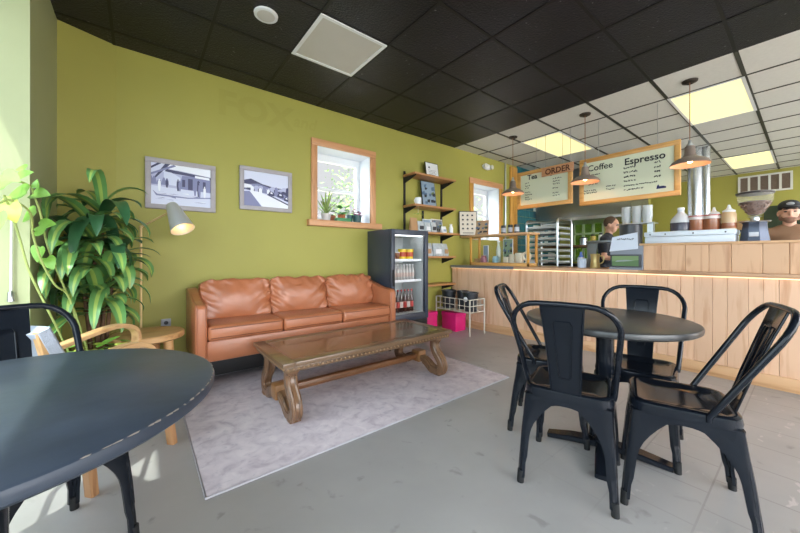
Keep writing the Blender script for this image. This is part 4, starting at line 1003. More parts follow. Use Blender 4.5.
for x, y, lb in ((3.70, 3.45, 'leftmost black bucket in the wire stand'), (3.775, 3.24, 'middle black bucket in the wire stand'), (3.70, 3.03, 'rightmost black bucket in the wire stand, with a pale round tag')):
    t = thing('black_bucket', lb, 'bucket', (x, y, .327), 'black buckets in the wire stand')
    k = .9 if 3.1 < y < 3.4 else 1.13; MB().lathe([(0, 0), (.078*k, 0), (.094*k, .25), (.101*k, .252), (.101*k, .268), (.091*k, .268), (.076*k, .01), (0, .01)], (x, y, .3265), 28).build('pail', BK, t)
    MB().tube(arc((x, y, .57), .101*k, pi+.3, 2*pi-.3, 12, (0, 1, 0), (-.6, 0, .8)), .004, 6).build('handle', STEEL, t)
    if y < 3.1: MB().lathe([(0, 0), (.035, 0), (.035, .004), (0, .004)], (x-.110, y, .50), 16, Matrix.Rotation(-pi/2+.1, 4, 'Y')).build('tag', PAPER, t)
PINK = mat('pink_card', 'd81f72', .45, var=.05)
for (a, b, lb) in (((3.62, 3.24, 0), (3.84, 3.52, .27), 'bright pink box under the wire stand'), ((3.22, 3.42, 0), (3.42, 3.62, .30), 'bright pink box beside the fridge, behind the wire stand')):
    t = thing('pink_box', lb, 'box', ((a[0]+b[0])/2, (a[1]+b[1])/2, 0), 'pink boxes')
    MB().box(a, (b[0], b[1], b[2]-.06), .004).build('box_body', PINK, t); MB().box((a[0]-.006, a[1]-.006, b[2]-.06), (b[0]+.006, b[1]+.006, b[2]), .004).build('lid', PINK, t)

# ------------------------------------------------------------------ counter
def slant(mb):
    for v in mb.bm.verts:
        if v.co.y > 1.14: v.co.x -= .075*(v.co.y-1.14)
    return mb
CX = 4.17; CY0, CY1 = -1.4, W-.035; CT = .965
t = thing('service_counter', 'long pine plank service counter with raised section at the right', 'counter', (4.4, 1.2, 0))
m = MB(); y = CY0; rr = random.Random(2)
while y < CY1-.02:
    w = rr.choice([.088, .088, .13, .1]); y1 = min(y+w, CY1); m.box((CX, y+.0008, .10), (CX+.02, y1-.0008, CT-.035), .0025, 1); y = y1
slant(m).build('front_planks', PINE, t)
slant(MB().box((CX-.022, CY0, .0), (CX+.02, 1.139, .115), .006).box((CX-.022, 1.139, .0), (CX+.02, CY1, .115), .003)).build('baseboard', PINE_Y, t)
slant(MB().box((CX+.02, CY0, 0), (CX+.60, 1.139, CT-.035)).box((CX+.02, 1.139, 0), (CX+.60, CY1, CT-.035))).build('carcass', mat('carcass_board', '8a7a66', .7), t)
slant(MB().box((CX-.035, CY0, CT-.035), (CX+.62, 1.139, CT), .003).box((CX-.035, 1.139, CT-.035), (CX+.62, CY1, CT), .003)).build('worktop', wood('worktop_wood', 'c39a75', '94694a', 'y', .35, island=.0, knots=False), t)
slant(MB().box((CX-.040, 2.555, CT-.040), (CX-.034, CY1, CT+.001))).build('metal_edge', mat('grey_edge', '7f858e', .4, .5), t)
m = MB(); y = CY0; UY = 1.135
while y < UY-.02:
    w = rr.choice([.20, .17, .15, .19]); y1 = min(y+w, UY); m.box((CX+.03, y+.0008, CT), (CX+.05, y1-.0008, 1.225), .003, 1); y = y1
m.box((CX+.05, UY-.02, CT), (CX+.6, UY, 1.225)); m.build('upper_planks', wood('upper_pine', 'd3a983', 'b98a64', 'z', .4, island=.07), t)
MB().box((CX+.05, CY0, CT), (CX+.6, UY-.02, 1.225)).build('upper_carcass', MATS['carcass_board'], t)
MB().box((CX+.015, CY0, 1.225), (CX+.62, UY+.01, 1.248), .004).build('upper_top', PINE_Y, t)
slant(MB().box((CX-.022, CY0, CT-.044), (CX-.012, 1.139, CT-.0355)).box((CX-.022, 1.139, CT-.044), (CX-.012, CY1, CT-.0355))).build('led_strip', mat('led_strip', 'ffdcae', .4, emit=.9, ecol='ffcf98'), t)
UT = 1.2485
# glass display case
GX0, GX1, GY0, GY1, GZ = 4.20, 4.45, 2.43, 3.46, 1.445
t = thing('display_case', 'wood framed glass display case on the left end of the counter', 'display case', (4.4, 2.95, CT)); pw = .03
for x in (GX0, GX1-pw):
    for y in (GY0, GY1-pw): MB().box((x, y, CT), (x+pw, y+pw, GZ-.03), .003).build('post', TRIM_G, t)
MB().box((GX0-.02, GY0-.02, GZ-.03), (GX1+.02, CY1-.005, GZ), .004).build('top_board', PINE_Y, t)
MB().box((GX0, GY0, CT), (GX1, GY1, CT+.045), .003).build('base_board', TRIM_Y, t)
m = MB(); m.box((GX0+.013, GY0+pw, CT+.045), (GX0+.017, GY1-pw, GZ-.03)).box((GX1-.017, GY0+pw, CT+.045), (GX1-.013, GY1-pw, GZ-.03)).box((GX0+pw, GY0+.013, CT+.045), (GX1-pw, GY0+.017, GZ-.03))
m.build('panes', PANE, t)
zc = CT+.0455
MULT = [mat('dusty_rose', 'a5707c', .5), mat('powder_blue', '8fb7c4', .5), mat('cream_ceramic', 'ddd5bf', .45), mat('kraft_box', 'b08c66', .6), mat('leaf_card', '7f9a80', .6)]
def jar(name, x, y, z, r, h, m, lm, label, cat='jar', group='small goods in the display case'):
    t = thing(name, label, cat, (x, y, z), group)
    MB().lathe([(0, 0), (r*.9, 0), (r, r*.2), (r, h*.7), (r*.7, h*.8), (0, h*.8)], (x, y, z), 16).build('body', m, t)
    MB().lathe([(0, h*.78), (r*.75, h*.78), (r*.75, h), (0, h)], (x, y, z), 16).build('lid', lm, t)
jar('candle_jar', 4.29, 3.25, zc, .05, .11, MULT[0], MULT[0], 'dusty rose jar with a tall white card behind, in the display case')
jar('candle_jar', 4.29, 3.03, zc, .048, .10, MULT[1], MULT[1], 'powder blue jar in the display case')
leaning('display_card', 4.37, 3.27, zc, .10, .27, 'tall pale card behind the rose jar in the display case', 'card', PAPER, MATS['blue_print'], None, .008, .0, -pi/2)
leaning('display_card', 4.395, 2.88, zc, .17, .36, 'patterned green leaf card at the back of the display case', 'card', PAPER, MULT[4], d_poster, .008, .0, -pi/2)
bottle('glass_bottle', 4.385, 3.04, zc, .34, .038, mat('pale_glass_bottle', 'b9c4b6', .15, spec=.8), WHITE, 'tall pale glass bottle behind the blue jar in the display case', 'bottle', 'glass bottle', None, .5)
for k, (x, y, w, h, mi, lb) in enumerate(((4.33, 3.38, .10, .06, 3, 'small kraft box at the left end of the display case'), (4.33, 2.86, .08, .09, 2, 'cream block right of the blue jar in the display case'), (4.35, 2.76, .09, .13, 2, 'tall cream block in the middle of the display case'), (4.32, 2.64, .09, .15, 2, 'cream block beside the white ring ornament'))):
    o = MB().box((x-w/2, y-w/2, zc), (x+w/2, y+w/2, zc+h), .008).build('gift_box', MULT[mi], org=(x, y, zc)); tag(o, lb, 'box', 'small goods in the display case')
t = thing('ring_ornament', 'white ring ornament on a foot at the right of the display case', 'ornament', (4.33, 2.53, zc))
MB().tube(arc((4.33, 2.53, zc+.10), .055, 0, 2*pi*23/24, 23, (0, 1, 0), (0, 0, 1)), .016, 8, closed=True).build('ring', MULT[2], t); MB().lathe([(0, 0), (.035, 0), (.03, .012), (.012, .03), (0, .03)], (4.33, 2.53, zc), 14).build('foot', MULT[2], t)
BLKCAN = mat('black_can', '23262c', .35); SILV = mat('silver_label', 'b6bcc6', .4)
for x, y, lb in ((4.36, 2.935, 'leftmost dark tin with silver band on the display case'), (4.36, 2.815, 'middle dark tin with silver band on the display case'), (4.36, 2.71, 'rightmost dark tin with silver band on the display case')):
    t = thing('coffee_tin', lb, 'tin', (x, y, GZ+.0005), 'dark tins on the display case'); MB().cyl((x, y, GZ+.0005), .036, .135, 20, .004).build('can', BLKCAN, t); MB().lathe([(.0365, .03), (.0368, .031), (.0368, .095), (.0365, .096)], (x, y, GZ), 20).build('band', SILV, t)
leaning('recipe_book', 4.38, 3.36, GZ+.0005, .22, .25, 'tan open book standing on the display case under the window', 'book', KR, mat('tan_page', 'b59c7c', .7), d_poster, .02, .12, -pi/2+.35)
# things by the till
cp = at(626, 262, X=4.185)
t = thing('card_holder', 'grey stand with a green landscape photo and white sheet on the counter', 'card holder', (cp.x, cp.y, CT))
hw = .155; yy = cp.y
MB().prism([(0, 0), (.20, 0), (.20, .02), (.05, .26), (.035, .26), (.035, .02), (0, .02)], (CX-.015, yy+hw, CT+.0005), (1, 0, 0), (0, 0, 1), hw*2).build('stand', mat('grey_plastic', '858a94', .4), t)
MB().box((CX-.02, yy-hw+.012, CT+.03), (CX+.018, yy+hw-.012, CT+.165), .003).build('photo_frame', DGREY, t)
m = MB(); o = (CX-.0205, yy+hw-.03, CT+.04); q = hw*2-.06
m.prism([(0, 0), (q, 0), (q, .11), (0, .11)], o, RX, UZ, .0003, mi=0); m.prism([(0, .05), (q, .065), (q, .11), (0, .11)], o, RX, UZ, .0006, mi=1); m.prism([(.03, .045), (q*.5, .05), (q*.85, .06), (q*.5, .068), (.05, .06)], o, RX, UZ, .0009, mi=2)
m.build('photo', [mat('photo_green', '56754a', .5), mat('photo_field', '75905f', .5), mat('photo_grey', '8f9a9a', .5)], t)
s = MB(); o2 = (CX+.0, yy+hw+.0, CT+.20); s.prism([(0, .0), (.27, .01), (.26, .19), (.02, .16)], o2, (.0, -1, .06), (.12, 0, 1), .002); pg = s.build('paper_sheet', mat('blue_white_paper', 'd4dcea', .6), t)
m = MB()
for k in range(9): m.tube([(CX+.012, yy+hw-.07-k*.018, CT+.325+R.uniform(0, .012)), (CX+.012, yy+hw-.078-k*.018, CT+.335+R.uniform(0, .012)), (CX+.012, yy+hw-.084-k*.018, CT+.325+R.uniform(0, .012))], .003, 4)
m.build('handwriting', INK, pg)
g = at(595, 262, X=4.36)
t = thing('brass_pitcher', 'small gold metal pitcher on the counter', 'pitcher', (g.x, g.y, CT)); BR2 = mat('polished_gold', 'c9b276', .3, .5)
MB().lathe([(0, 0), (.052, 0), (.056, .01), (.046, .09), (.05, .16), (.056, .175), (.052, .175), (.044, .10), (.05, .01), (0, .01)], (g.x, g.y, CT+.0005), 24).build('body', BR2, t)
MB().tube(bez([(g.x, g.y-.05, CT+.15), (g.x, g.y-.095, CT+.14), (g.x, g.y-.09, CT+.08), (g.x, g.y-.048, CT+.05)], 5), .007, 7).build('handle', BR2, t)
g = at(582, 262, X=4.40); t = thing('paper_cup', 'pale blue paper cup left of the gold pitcher', 'cup', (g.x, g.y, CT))
MB().lathe([(0, 0), (.048, 0), (.055, .115), (.058, .118), (.052, .118), (0, .10)], (g.x, g.y, CT+.0005), 20).build('cup', mat('pale_blue_cup', 'c5d3e6', .5), t)
g = at(581, 243, X=4.52); t = thing('blue_bottle', 'small blue and white bottle behind the paper cup', 'bottle', (g.x, g.y, CT))
MB().lathe([(0, 0), (.038, 0), (.036, .13), (.016, .17), (.016, .20), (0, .20)], (g.x, g.y, CT+.0005), 16).build('body', mat('blue_plastic', '5a78c0', .35), t); MB().lathe([(.0405, .05), (.0415, .06), (.0400, .12), (.038, .13)], (g.x, g.y, CT), 16).build('label', PAPER, t)
t = thing('steel_ledge', 'narrow steel ledge on a stand in front of the dark shirted person', 'ledge', (4.62, 1.64, CT))
DS = mat('dull_steel', '84888b', .35, .8)
MB().box((4.52, 1.42, CT+.315), (4.72, 1.82, CT+.345), .004).build('plate', DS, t); MB().prism([(0, 0), (.06, 0), (.10, .31), (-.02, .31)], (4.60, 1.80, CT+.0005), (0, -1, 0), (0, 0, 1), .03).build('post', DS, t)
# white lidded topping rail and what stands on it
ra, rb = (4.31, .44, UT), (4.60, 1.13, UT+.122)
t = thing('topping_rail', 'long white enamelled box on the raised counter', 'box', (4.45, .78, UT)); LB = mat('pale_blue_enamel', 'd9e4ee', .3)
MB().box(ra, (rb[0], rb[1], UT+.07), .006).build('base', LB, t); MB().box((ra[0]-.008, ra[1]-.006, UT+.072), (rb[0], rb[1]+.006, rb[2]), .008).build('lid', LB, t)
m = MB()
for y in (.50, .73, .95, 1.08): m.ball((ra[0]-.009, y, UT+.095), .007, 6)
m.build('rivet', DGREY, t)
zt = rb[2]+.0005
HD = glass('cloudy_plastic', 'd3d9de')
def at_top(u): p = at(u, 229, X=4.44); return p.y
y = at_top(681); t = thing('plastic_jug', 'clear plastic gallon jug half full of dark coffee on the white box', 'jug', (4.44, y, zt)); r = .088
MB().lathe([(0, 0), (r*.9, 0), (r, .015), (r, .10), (r*.9, .13), (r*.5, .18), (.028, .20), (.028, .225), (0, .225)], (4.44, y, zt), 24).build('bottle', mat('milky_plastic', 'cdd3d8', .25), t)
MB().lathe([(r*1.005, .006), (r*1.012, .012), (r*1.012, .088), (r*1.005, .09)], (4.44, y, zt), 24).build('coffee', mat('dark_coffee', '3c3b4a', .25), t)
MB().cyl((4.44, y, zt+.225), .03, .025, 16, .003).build('cap', WHITE, t)
AMB = mat('brown_syrup', '9a5f42', .2, var=.1, scale=10, spec=.7)
def canister(u, label, r=.064, h=.155, x=4.43):
    y = at(u, 229, X=x).y; t = thing('glass_canister', label, 'jar', (x, y, zt), 'brown canisters on the white box')
    MB().lathe([(0, 0), (r*.95, 0), (r, .01), (r, h*.86), (0, h*.86)], (x, y, zt), 24).build('jar_body', AMB, t)
    MB().lathe([(r*1.0, h*.72), (r*1.02, h*.73), (r*1.02, h*.9), (r*.98, h*.92), (r*.98, h), (0, h)], (x, y, zt), 24).build('lid', mat('clear_red_lid', 'd9cfcb', .25), t)
    MB().lathe([(r*1.03, h*.9), (r*1.05, h*.92), (r*1.05, h*.95), (r*1.03, h*.97)], (x, y, zt), 24).build('lid_ring', mat('red_ring', 'b4524a', .4), t)
canister(697, 'left brown glass canister with red lid ring on the white box'); canister(712, 'right brown glass canister with red lid ring on the white box')
def squeeze(u, x, r, h, m, label):
    y = at(u, 229, X=x).y; t = thing('squeeze_bottle', label, 'squeeze bottle', (x, y, zt), 'squeeze bottles on the white box')
    MB().lathe([(0, 0), (r*.95, 0), (r, .01), (r*.96, h*.6), (r*.8, h*.72), (0, h*.72)], (x, y, zt), 20).build('body', m, t)
    MB().lathe([(r*.84, h*.70), (r*.86, h*.76), (r*.35, h*.84), (.008, h), (0, h)], (x, y, zt), 20).build('nozzle_cap', WHITE, t)
    MB().lathe([(r*.965, .005), (r*1.01, .012), (r*1.005, h*.25), (r*.97, h*.26)], (x, y, zt), 20).build('sauce', AMB, t)
squeeze(729, 4.42, .055, .235, mat('amber_plastic', 'c9ab84', .3), 'amber squeeze bottle at the right end of the white box')
squeeze(714, 4.53, .05, .235, mat('milk_plastic', 'd5d8da', .3), 'pale squeeze bottle behind the brown canisters')
# grinder
HOPM = mat('hopper_plastic', 'dcd9d6', .1); HOPM.node_tree.nodes['Principled BSDF'].inputs['Alpha'].default_value = .10
gx, gy = 4.47, .325
t = thing('coffee_grinder', 'dark coffee grinder with a glass hopper of beans on the raised counter', 'grinder', (gx, gy, UT))
MB().lathe([(0, 0), (.105, 0), (.10, .03), (.082, .16), (.086, .168), (.086, .18), (0, .18)], (gx, gy, UT), 8, Matrix.Rotation(pi/8, 4, 'Z')).build('body', mat('gunmetal', '4a5160', .28, .5), t)
MB().lathe([(0, .18), (.10, .18), (.105, .19), (.03, .196), (.028, .225), (.05, .232), (0, .232)], (gx, gy, UT), 28).build('collar', STEEL, t)
MB().lathe([(.03, .232), (.05, .25), (.115, .36), (.122, .44), (.119, .44), (.112, .362), (.046, .254), (.026, .236)], (gx, gy, UT), 32).build('hopper', HOPM, t)
m = MB(); m.lathe([(0, .24), (.044, .256), (.108, .365), (.09, .372), (0, .38)], (gx, gy, UT), 24); rr = random.Random(6)
for k in range(170):
    a = rr.uniform(0, 2*pi); z = rr.uniform(.262, .372); q = .044+(z-.254)*.60 if z < .362 else rr.uniform(0, .1)
    m.ball((gx+q*math.cos(a), gy+q*math.sin(a), UT+z), (.009, .006, .006), 4, M=Matrix.Rotation(a, 4, 'Z'))
o = m.build('coffee_beans', mat('roasted_beans', '6b4433', .4, var=.3, scale=60), t); o['kind'] = 'stuff'
MB().lathe([(0, .440), (.124, .440), (.128, .446), (.128, .456), (.10, .464), (0, .466)], (gx, gy, UT), 32).build('lid', mat('smoked_lid', '3a3335', .3), t)
MB().box((gx-.101, gy-.03, UT+.045), (gx-.088, gy+.03, UT+.085), .002).build('badge', mat('pale_badge', 'c9ced6', .4), t)
# till side equipment
CUPM = mat('cup_plastic', 'dfe5ea', .2); CUPM.node_tree.nodes['Principled BSDF'].inputs['Alpha'].default_value = .45
mx_, my_ = 5.0, 1.46
t = thing('dark_brewer', 'dark round brewer with a stack of clear plastic cups on its tray behind the till', 'brewer', (mx_, my_, 0))
MB().cyl((mx_, my_, .9), .125, .62, 28, .01).build('drum', mat('dark_drum', '3d4148', .35), t); MB().box((mx_-.15, my_-.15, 0), (mx_+.15, my_+.15, .9), .005).build('pedestal', STEEL, t)
o = MB().box((4.93, 1.20, 1.521), (5.13, 1.60, 1.535), .004).build('shelf', STEEL, t); MB().box((4.98, 1.22, 0), (5.06, 1.28, 1.521)).build('post', STEEL, t)
for i, (y, n) in enumerate(((1.52, 4), (1.405, 4), (1.29, 4))):
    for k in range(n):
        z = 1.5355+k*.04; o = MB().lathe([(0, 0), (.042, 0), (.052, .10), (.055, .10), (.045, -.0), (0, .002)], (5.03, y, z), 20).build('plastic_cup', CUPM, org=(5.03, y, z))
        tag(o, ['bottom', 'second', 'third', 'top'][k]+' clear plastic cup in the '+['left', 'middle', 'right'][i]+' stack behind the till', 'cup', 'stacked plastic cups')
# ------------------------------------------------------------------ kitchen
rx0, rx1, ry0, ry1 = 5.50, 6.02, 2.66, 3.22
t = thing('sheet_pan_rack', 'tall aluminium sheet pan rack with rounded top behind the counter', 'rack', (5.76, 2.94, 0))
for y in (ry0, ry1):
    p = [(rx0, y, .10), (rx0, y, 1.66)]+arc((rx0+.09, y, 1.66), .09, pi, pi/2, 5, (1, 0, 0), (0, 0, 1))+arc((rx1-.09, y, 1.66), .09, pi/2, 0, 5, (1, 0, 0), (0, 0, 1))+[(rx1, y, .10)]
    MB().tube(p, .018, 8).build('frame', STEEL, t)
m = MB()
for k in range(14):
    for y in (ry0+.02, ry1-.02): m.box((rx0, y-.012, .30+k*.098), (rx1, y+.012, .315+k*.098))
m.tube([(rx0, ry0, .2), (rx0, ry1, .2)], .014, 6).tube([(rx1, ry0, .2), (rx1, ry1, .2)], .014, 6).tube([(rx0, ry0, 1.70), (rx0, ry1, 1.70)], .014, 6).tube([(rx1, ry0, 1.70), (rx1, ry1, 1.70)], .014, 6)
m.build('rails', STEEL, t)
for x in (rx0, rx1):
    for y in (ry0, ry1): MB().tube([(x-.0, y-.014, .045), (x, y+.014, .045)], .045, 14).tube([(x, y, .06), (x, y, .11)], .012, 8).build('caster', RUBBER, t)
for k in range(4, 14):
    z = .3152+k*.098; m = MB(); m.box((rx0+.01, ry0+.012, z), (rx1-.02, ry1-.012, z+.004)).box((rx0+.01, ry0+.012, z), (rx0+.016, ry1-.012, z+.045)).box((rx1-.026, ry0+.012, z), (rx1-.02, ry1-.012, z+.028)).box((rx0+.01, ry0+.012, z), (rx1-.02, ry0+.016, z+.028)).box((rx0+.01, ry1-.016, z), (rx1-.02, ry1-.012, z+.028))
    o = m.build('sheet_pan', mat('dull_aluminium', 'c3c8cb', .4, .35), org=(5.76, 2.94, z)); tag(o, ('topmost' if k == 13 else ORD[13-k])+' aluminium sheet pan'+('' if k == 13 else ' from the top')+' in the tall rack', 'tray', 'sheet pans in the rack')
t = thing('range_hood', 'stainless range hood hanging behind the menu boards', 'hood', (7.1, 2.8, 1.75))
MB().prism([(0, 1.86), (.95, 1.86), (.95, CH-.01), (.35, CH-.01), (0, 2.15)], (6.62, W-.02, 0), (1, 0, 0), (0, 0, 1), 1.73).build('canopy', mat('hood_steel', '8d9193', .3, .9), t)
MB().box((6.60, 1.925, 1.80), (7.60, W-.01, 1.86), .004).build('lower_rim', STEEL, t)
t = thing('prep_bench', 'brown topped kitchen bench with dark oven below the hood', 'bench', (6.9, 2.8, 0))
MB().box((6.55, 1.95, 1.28), (7.5, W-.04, 1.32), .004).build('shelf_board', mat('brown_board', '7a5c40', .5), t)
MB().box((6.7, 1.98, 0), (7.5, W-.04, .92)).build('oven_body', DGREY, t); MB().box((6.68, 1.98, .92), (7.5, W-.04, .95)).build('hob', BLACK, t)
for y in (1.98, 2.62, 3.6): MB().box((6.6, y-.015, 0), (6.63, y+.015, 1.28)).build('post', STEEL, t)
for k, (y, r, h, m, lb) in enumerate(((2.75, .07, .16, STEEL, 'steel pot on the kitchen bench'), (2.58, .05, .20, mat('yellow_tin', 'b9a24a', .4), 'yellow tin on the kitchen bench'), (2.45, .04, .22, OFFW, 'white bottle on the kitchen bench'), (2.33, .05, .14, DGREY, 'dark jar on the kitchen bench'))):
    t = thing('kitchen_jar', lb, 'jar', (6.75, y, 1.3205), 'jars on the kitchen bench'); MB().lathe([(0, 0), (r, 0), (r, h*.8), (r*.7, h*.86), (0, h*.86)], (6.75, y, 1.3205), 18).build('body', m, t); MB().lathe([(0, h*.85), (r*.72, h*.85), (r*.7, h), (0, h)], (6.75, y, 1.3205), 18).build('lid', BLACK, t)
t = thing('vent_duct', 'silver vertical duct pipe reaching the ceiling right of the espresso board', 'duct', (7.25, 1.15, 0))
for i, (x, y, r) in enumerate(((7.25, 1.20, .105), (7.25, 1.07, .055))):
    MB().lathe([(0, .0), (r, .0), (r, .6), (r+.004, .605), (r+.004, .625), (r, .63), (r, CH-.002), (0, CH-.002)], (x, y, 0), 24).build('pipe', mat('galvanised', 'c3c7cb', .25, 1.), t)
t = thing('wall_vent', 'white framed return air vent high on the far kitchen wall', 'vent', (XK, .62, 2.6))
q = [at(738, 177.5, X=XK-.02), at(793, 169, X=XK-.02), at(740, 194.5, X=XK-.02)]; ya, yb_, zb, ztp = q[0].y, q[1].y, q[2].z, q[0].z
m = MB(); f = .035; m.box((XK-.03, yb_, zb), (XK-.001, ya, zb+f)).box((XK-.03, yb_, ztp-f), (XK-.001, ya, ztp))
for k in range(6): y = yb_+f/2+(ya-yb_-f)*k/5; m.box((XK-.03, y-f/2, zb+f), (XK-.001, y+f/2, ztp-f))
m.build('frame', OFFW, t); MB().box((XK-.008, yb_+.01, zb+.01), (XK-.001, ya-.01, ztp-.01)).build('backing', mat('dusty_filter', '6e5d50', .8), t)
m = MB()
for k in range(14): z = zb+f+(ztp-zb-2*f)*k/13; m.box((XK-.022, yb_+f, z-.004), (XK-.012, ya-f, z+.004))
m.build('slats', mat('slat_brown', '8a786a', .6), t)
o = MB().box((XK-.9, -1.2, 0), (XK-.02, 1.6, .95), .01).build('back_cabinet', STEEL, org=(XK-.4, .2, 0)); tag(o, 'steel cabinet along the far kitchen wall', 'cabinet')
o = MB().box((XK-.05, -.9, 1.45), (XK-.002, .62, 2.15), .01).build('dark_board', mat('dark_green_board', '2c3a26', .6), org=(XK, -.1, 1.45)); tag(o, 'dark green board on the far wall behind the capped person', 'board')
o = MB().box((XK-.4, .75, 1.62), (XK-.01, 1.35, 1.66), .004).build('kitchen_shelf', DGREY, org=(XK, 1.05, 1.62)); tag(o, 'dark shelf on the far kitchen wall behind the bottles', 'shelf')
for k, (y, m, lb) in enumerate(((1.2, OFFW, 'white tub on the far dark kitchen shelf'), (.9, KR, 'brown box on the far dark kitchen shelf'))):
    o = MB().box((XK-.3, y-.09, 1.6605), (XK-.1, y+.09, 1.86), .01).build('storage_box', m, org=(XK-.2, y, 1.66)); tag(o, lb, 'box', 'boxes on the far shelf')

# ------------------------------------------------------------------ window sill plants
ZS = 1.5495
def potp(u, dy, r, h, pm, label, grow, saucer=False, prof=.78):
    p = at(u, 222, Y=W+dy); x, y = p.x, W+dy; t = thing('potted_plant', label, 'plant', (x, y, ZS), 'plants on the first window sill')
    MB().lathe([(0, 0), (r*prof, 0), (r*.97, h*.8), (r, h*.8), (r, h), (r*.9, h), (r*.85, h*.85), (0, h*.85)], (x, y, ZS), 20).build('pot', pm, t)
    m = MB(); grow(m, V((x, y, ZS+h*.85))); m.build('foliage', [mat('aloe_green', '7d9a56', .5, var=.15), mat('aloe_light', 'a9b96c', .5), mat('green_leafs', '4f8240', .5, var=.2), mat('purple_leaf', '8c3f6a', .45, var=.2)], t)
def g_aloe(m, b):
    r2 = random.Random(1)
    for k in range(22): leafblade(m, b, k*2.4, r2.uniform(.55, 1.4), r2.uniform(.20, .33), .022, r2.uniform(.1, .7), (0, 1, 0), 6)
def g_leafy(mi, n, s, seed):
    def f(m, b):
        r2 = random.Random(seed)
        for k in range(n): a = r2.uniform(0, 6.3); heart(m, b+V((math.cos(a)*s*.7, math.sin(a)*s*.7, r2.uniform(.0, s*1.3))), V((math.cos(a), math.sin(a), r2.uniform(-.3, .8))), V((0, 0, 1)), s*r2.uniform(.5, .8), mi)
    return f
potp(326, .11, .062, .095, mat('white_pot_b', 'cfc8c4', .5), 'spiky aloe in a whitish pot at the left of the sill', g_aloe)
potp(332.5, .16, .042, .085, mat('rust_pot', 'a5623f', .6), 'small plant in a rusty pot beside the aloe on the sill', g_leafy(2, 8, .05, 3))
potp(341.5, .13, .052, .105, mat('terracotta', 'b2653f', .7), 'leafy plant in a terracotta pot at the middle of the sill', g_leafy(2, 20, .09, 5), prof=.7)
potp(349.5, .18, .045, .11, mat('teal_pot', '2f5d5f', .4), 'small plant in a narrow teal pot on the sill', g_leafy(2, 8, .05, 7))
potp(357, .13, .062, .11, mat('dark_teal_pot', '2b4f4f', .4), 'purple leaved plant in a dark teal pot at the right of the sill', g_leafy(3, 22, .075, 9))
p = at(343, 226, Y=W+.03); o = MB().box((p.x-.10, W+.0, ZS), (p.x+.10, W+.075, ZS+.045), .006).build('green_tray', mat('green_plastic', '3f8a55', .4), org=(p.x, W+.03, ZS)); tag(o, 'low green tray in front of the terracotta pot on the sill', 'tray')
o = MB().box((4.62, W+.08, 1.4045), (4.86, W+.20, 1.60), .01).build('paper_bag', KR, org=(4.74, W+.14, 1.4045)); tag(o, 'brown paper bag on the second window sill', 'bag')
# trees outside
def tree(x, y, h, rad, label, n, seed):
    t = thing('garden_tree', label, 'tree', (x, y, -.3), 'trees outside'); r2 = random.Random(seed)
    MB().tube([(x, y, -.3), (x+.05, y, h*.4), (x, y+.05, h*.8)], [.09, .07, .03], 8).build('trunk', MATS['bark'], t); m = MB()
    for k in range(n):
        a, b, c = r2.uniform(-1, 1), r2.uniform(-1, 1), r2.gauss(0, .42); p = V((x+a*rad, y+b*rad, h*.62+c*h*.75)); s = r2.uniform(.03, .07)
        u = V((r2.uniform(-1, 1), r2.uniform(-1, 1), r2.uniform(-1, 1))).normalized(); w = u.orthogonal().normalized()
        m.quad([p-u*s, p+w*s*.45, p+u*s, p-w*s*.45], mi=r2.choice([0, 0, 1]))
    m.build('foliage', [mat('tree_leaf', '4c7434', .6, var=.2), mat('tree_leaf_pale', '76944e', .6)], t, smooth=False)
tree(3.85, 6.3, 2.9, .66, 'leafy green tree seen outside the first window', 2600, 1)
tree(3.1, 6.6, 1.25, 1.2, 'low bush seen outside the first window below the sash', 800, 2)
tree(8.6, 6.6, 2.6, 1.6, 'leafy tree seen outside the second window', 1500, 3)
struct(MB().box((-30, -30, -.5), (40, 40, -.3)).build('ground', mat('pale_ground', '9a988f', .9, var=.1)))

# ------------------------------------------------------------------ people (local x = forward)
def fuse(name, shapes, m, parent, vox=.009, smooth=4):
    b = MB()
    for s in shapes:
        if s[0] == 'c':
            p0, p1 = V(s[1]), V(s[2]); b.tube([p0, p0.lerp(p1, .5), p1], [s[3], (s[3]+s[4])/2, s[4]], 14); b.ball(p0, s[3], 8); b.ball(p1, s[4], 8)
        else: b.ball(s[1], s[2], 10)
    o = b.build('tmp', m, None); md = o.modifiers.new('r', 'REMESH'); md.mode = 'VOXEL'; md.voxel_size = vox; sm = o.modifiers.new('s', 'SMOOTH'); sm.iterations = smooth; sm.factor = .5
    dg = bpy.context.evaluated_depsgraph_get(); me = bpy.data.meshes.new_from_object(o.evaluated_get(dg)); me.name = name
    bpy.data.objects.remove(o)
    for f in me.polygons: f.use_smooth = True
    me.materials.clear(); me.materials.append(m)
    ob = bpy.data.objects.new(name, me); COL.objects.link(ob); ob.parent = parent; return ob
SKIN = mat('skin', 'd2a48c', .5, var=.04, scale=20); SKIN2 = mat('skin_b', 'c79880', .5, var=.04, scale=20)
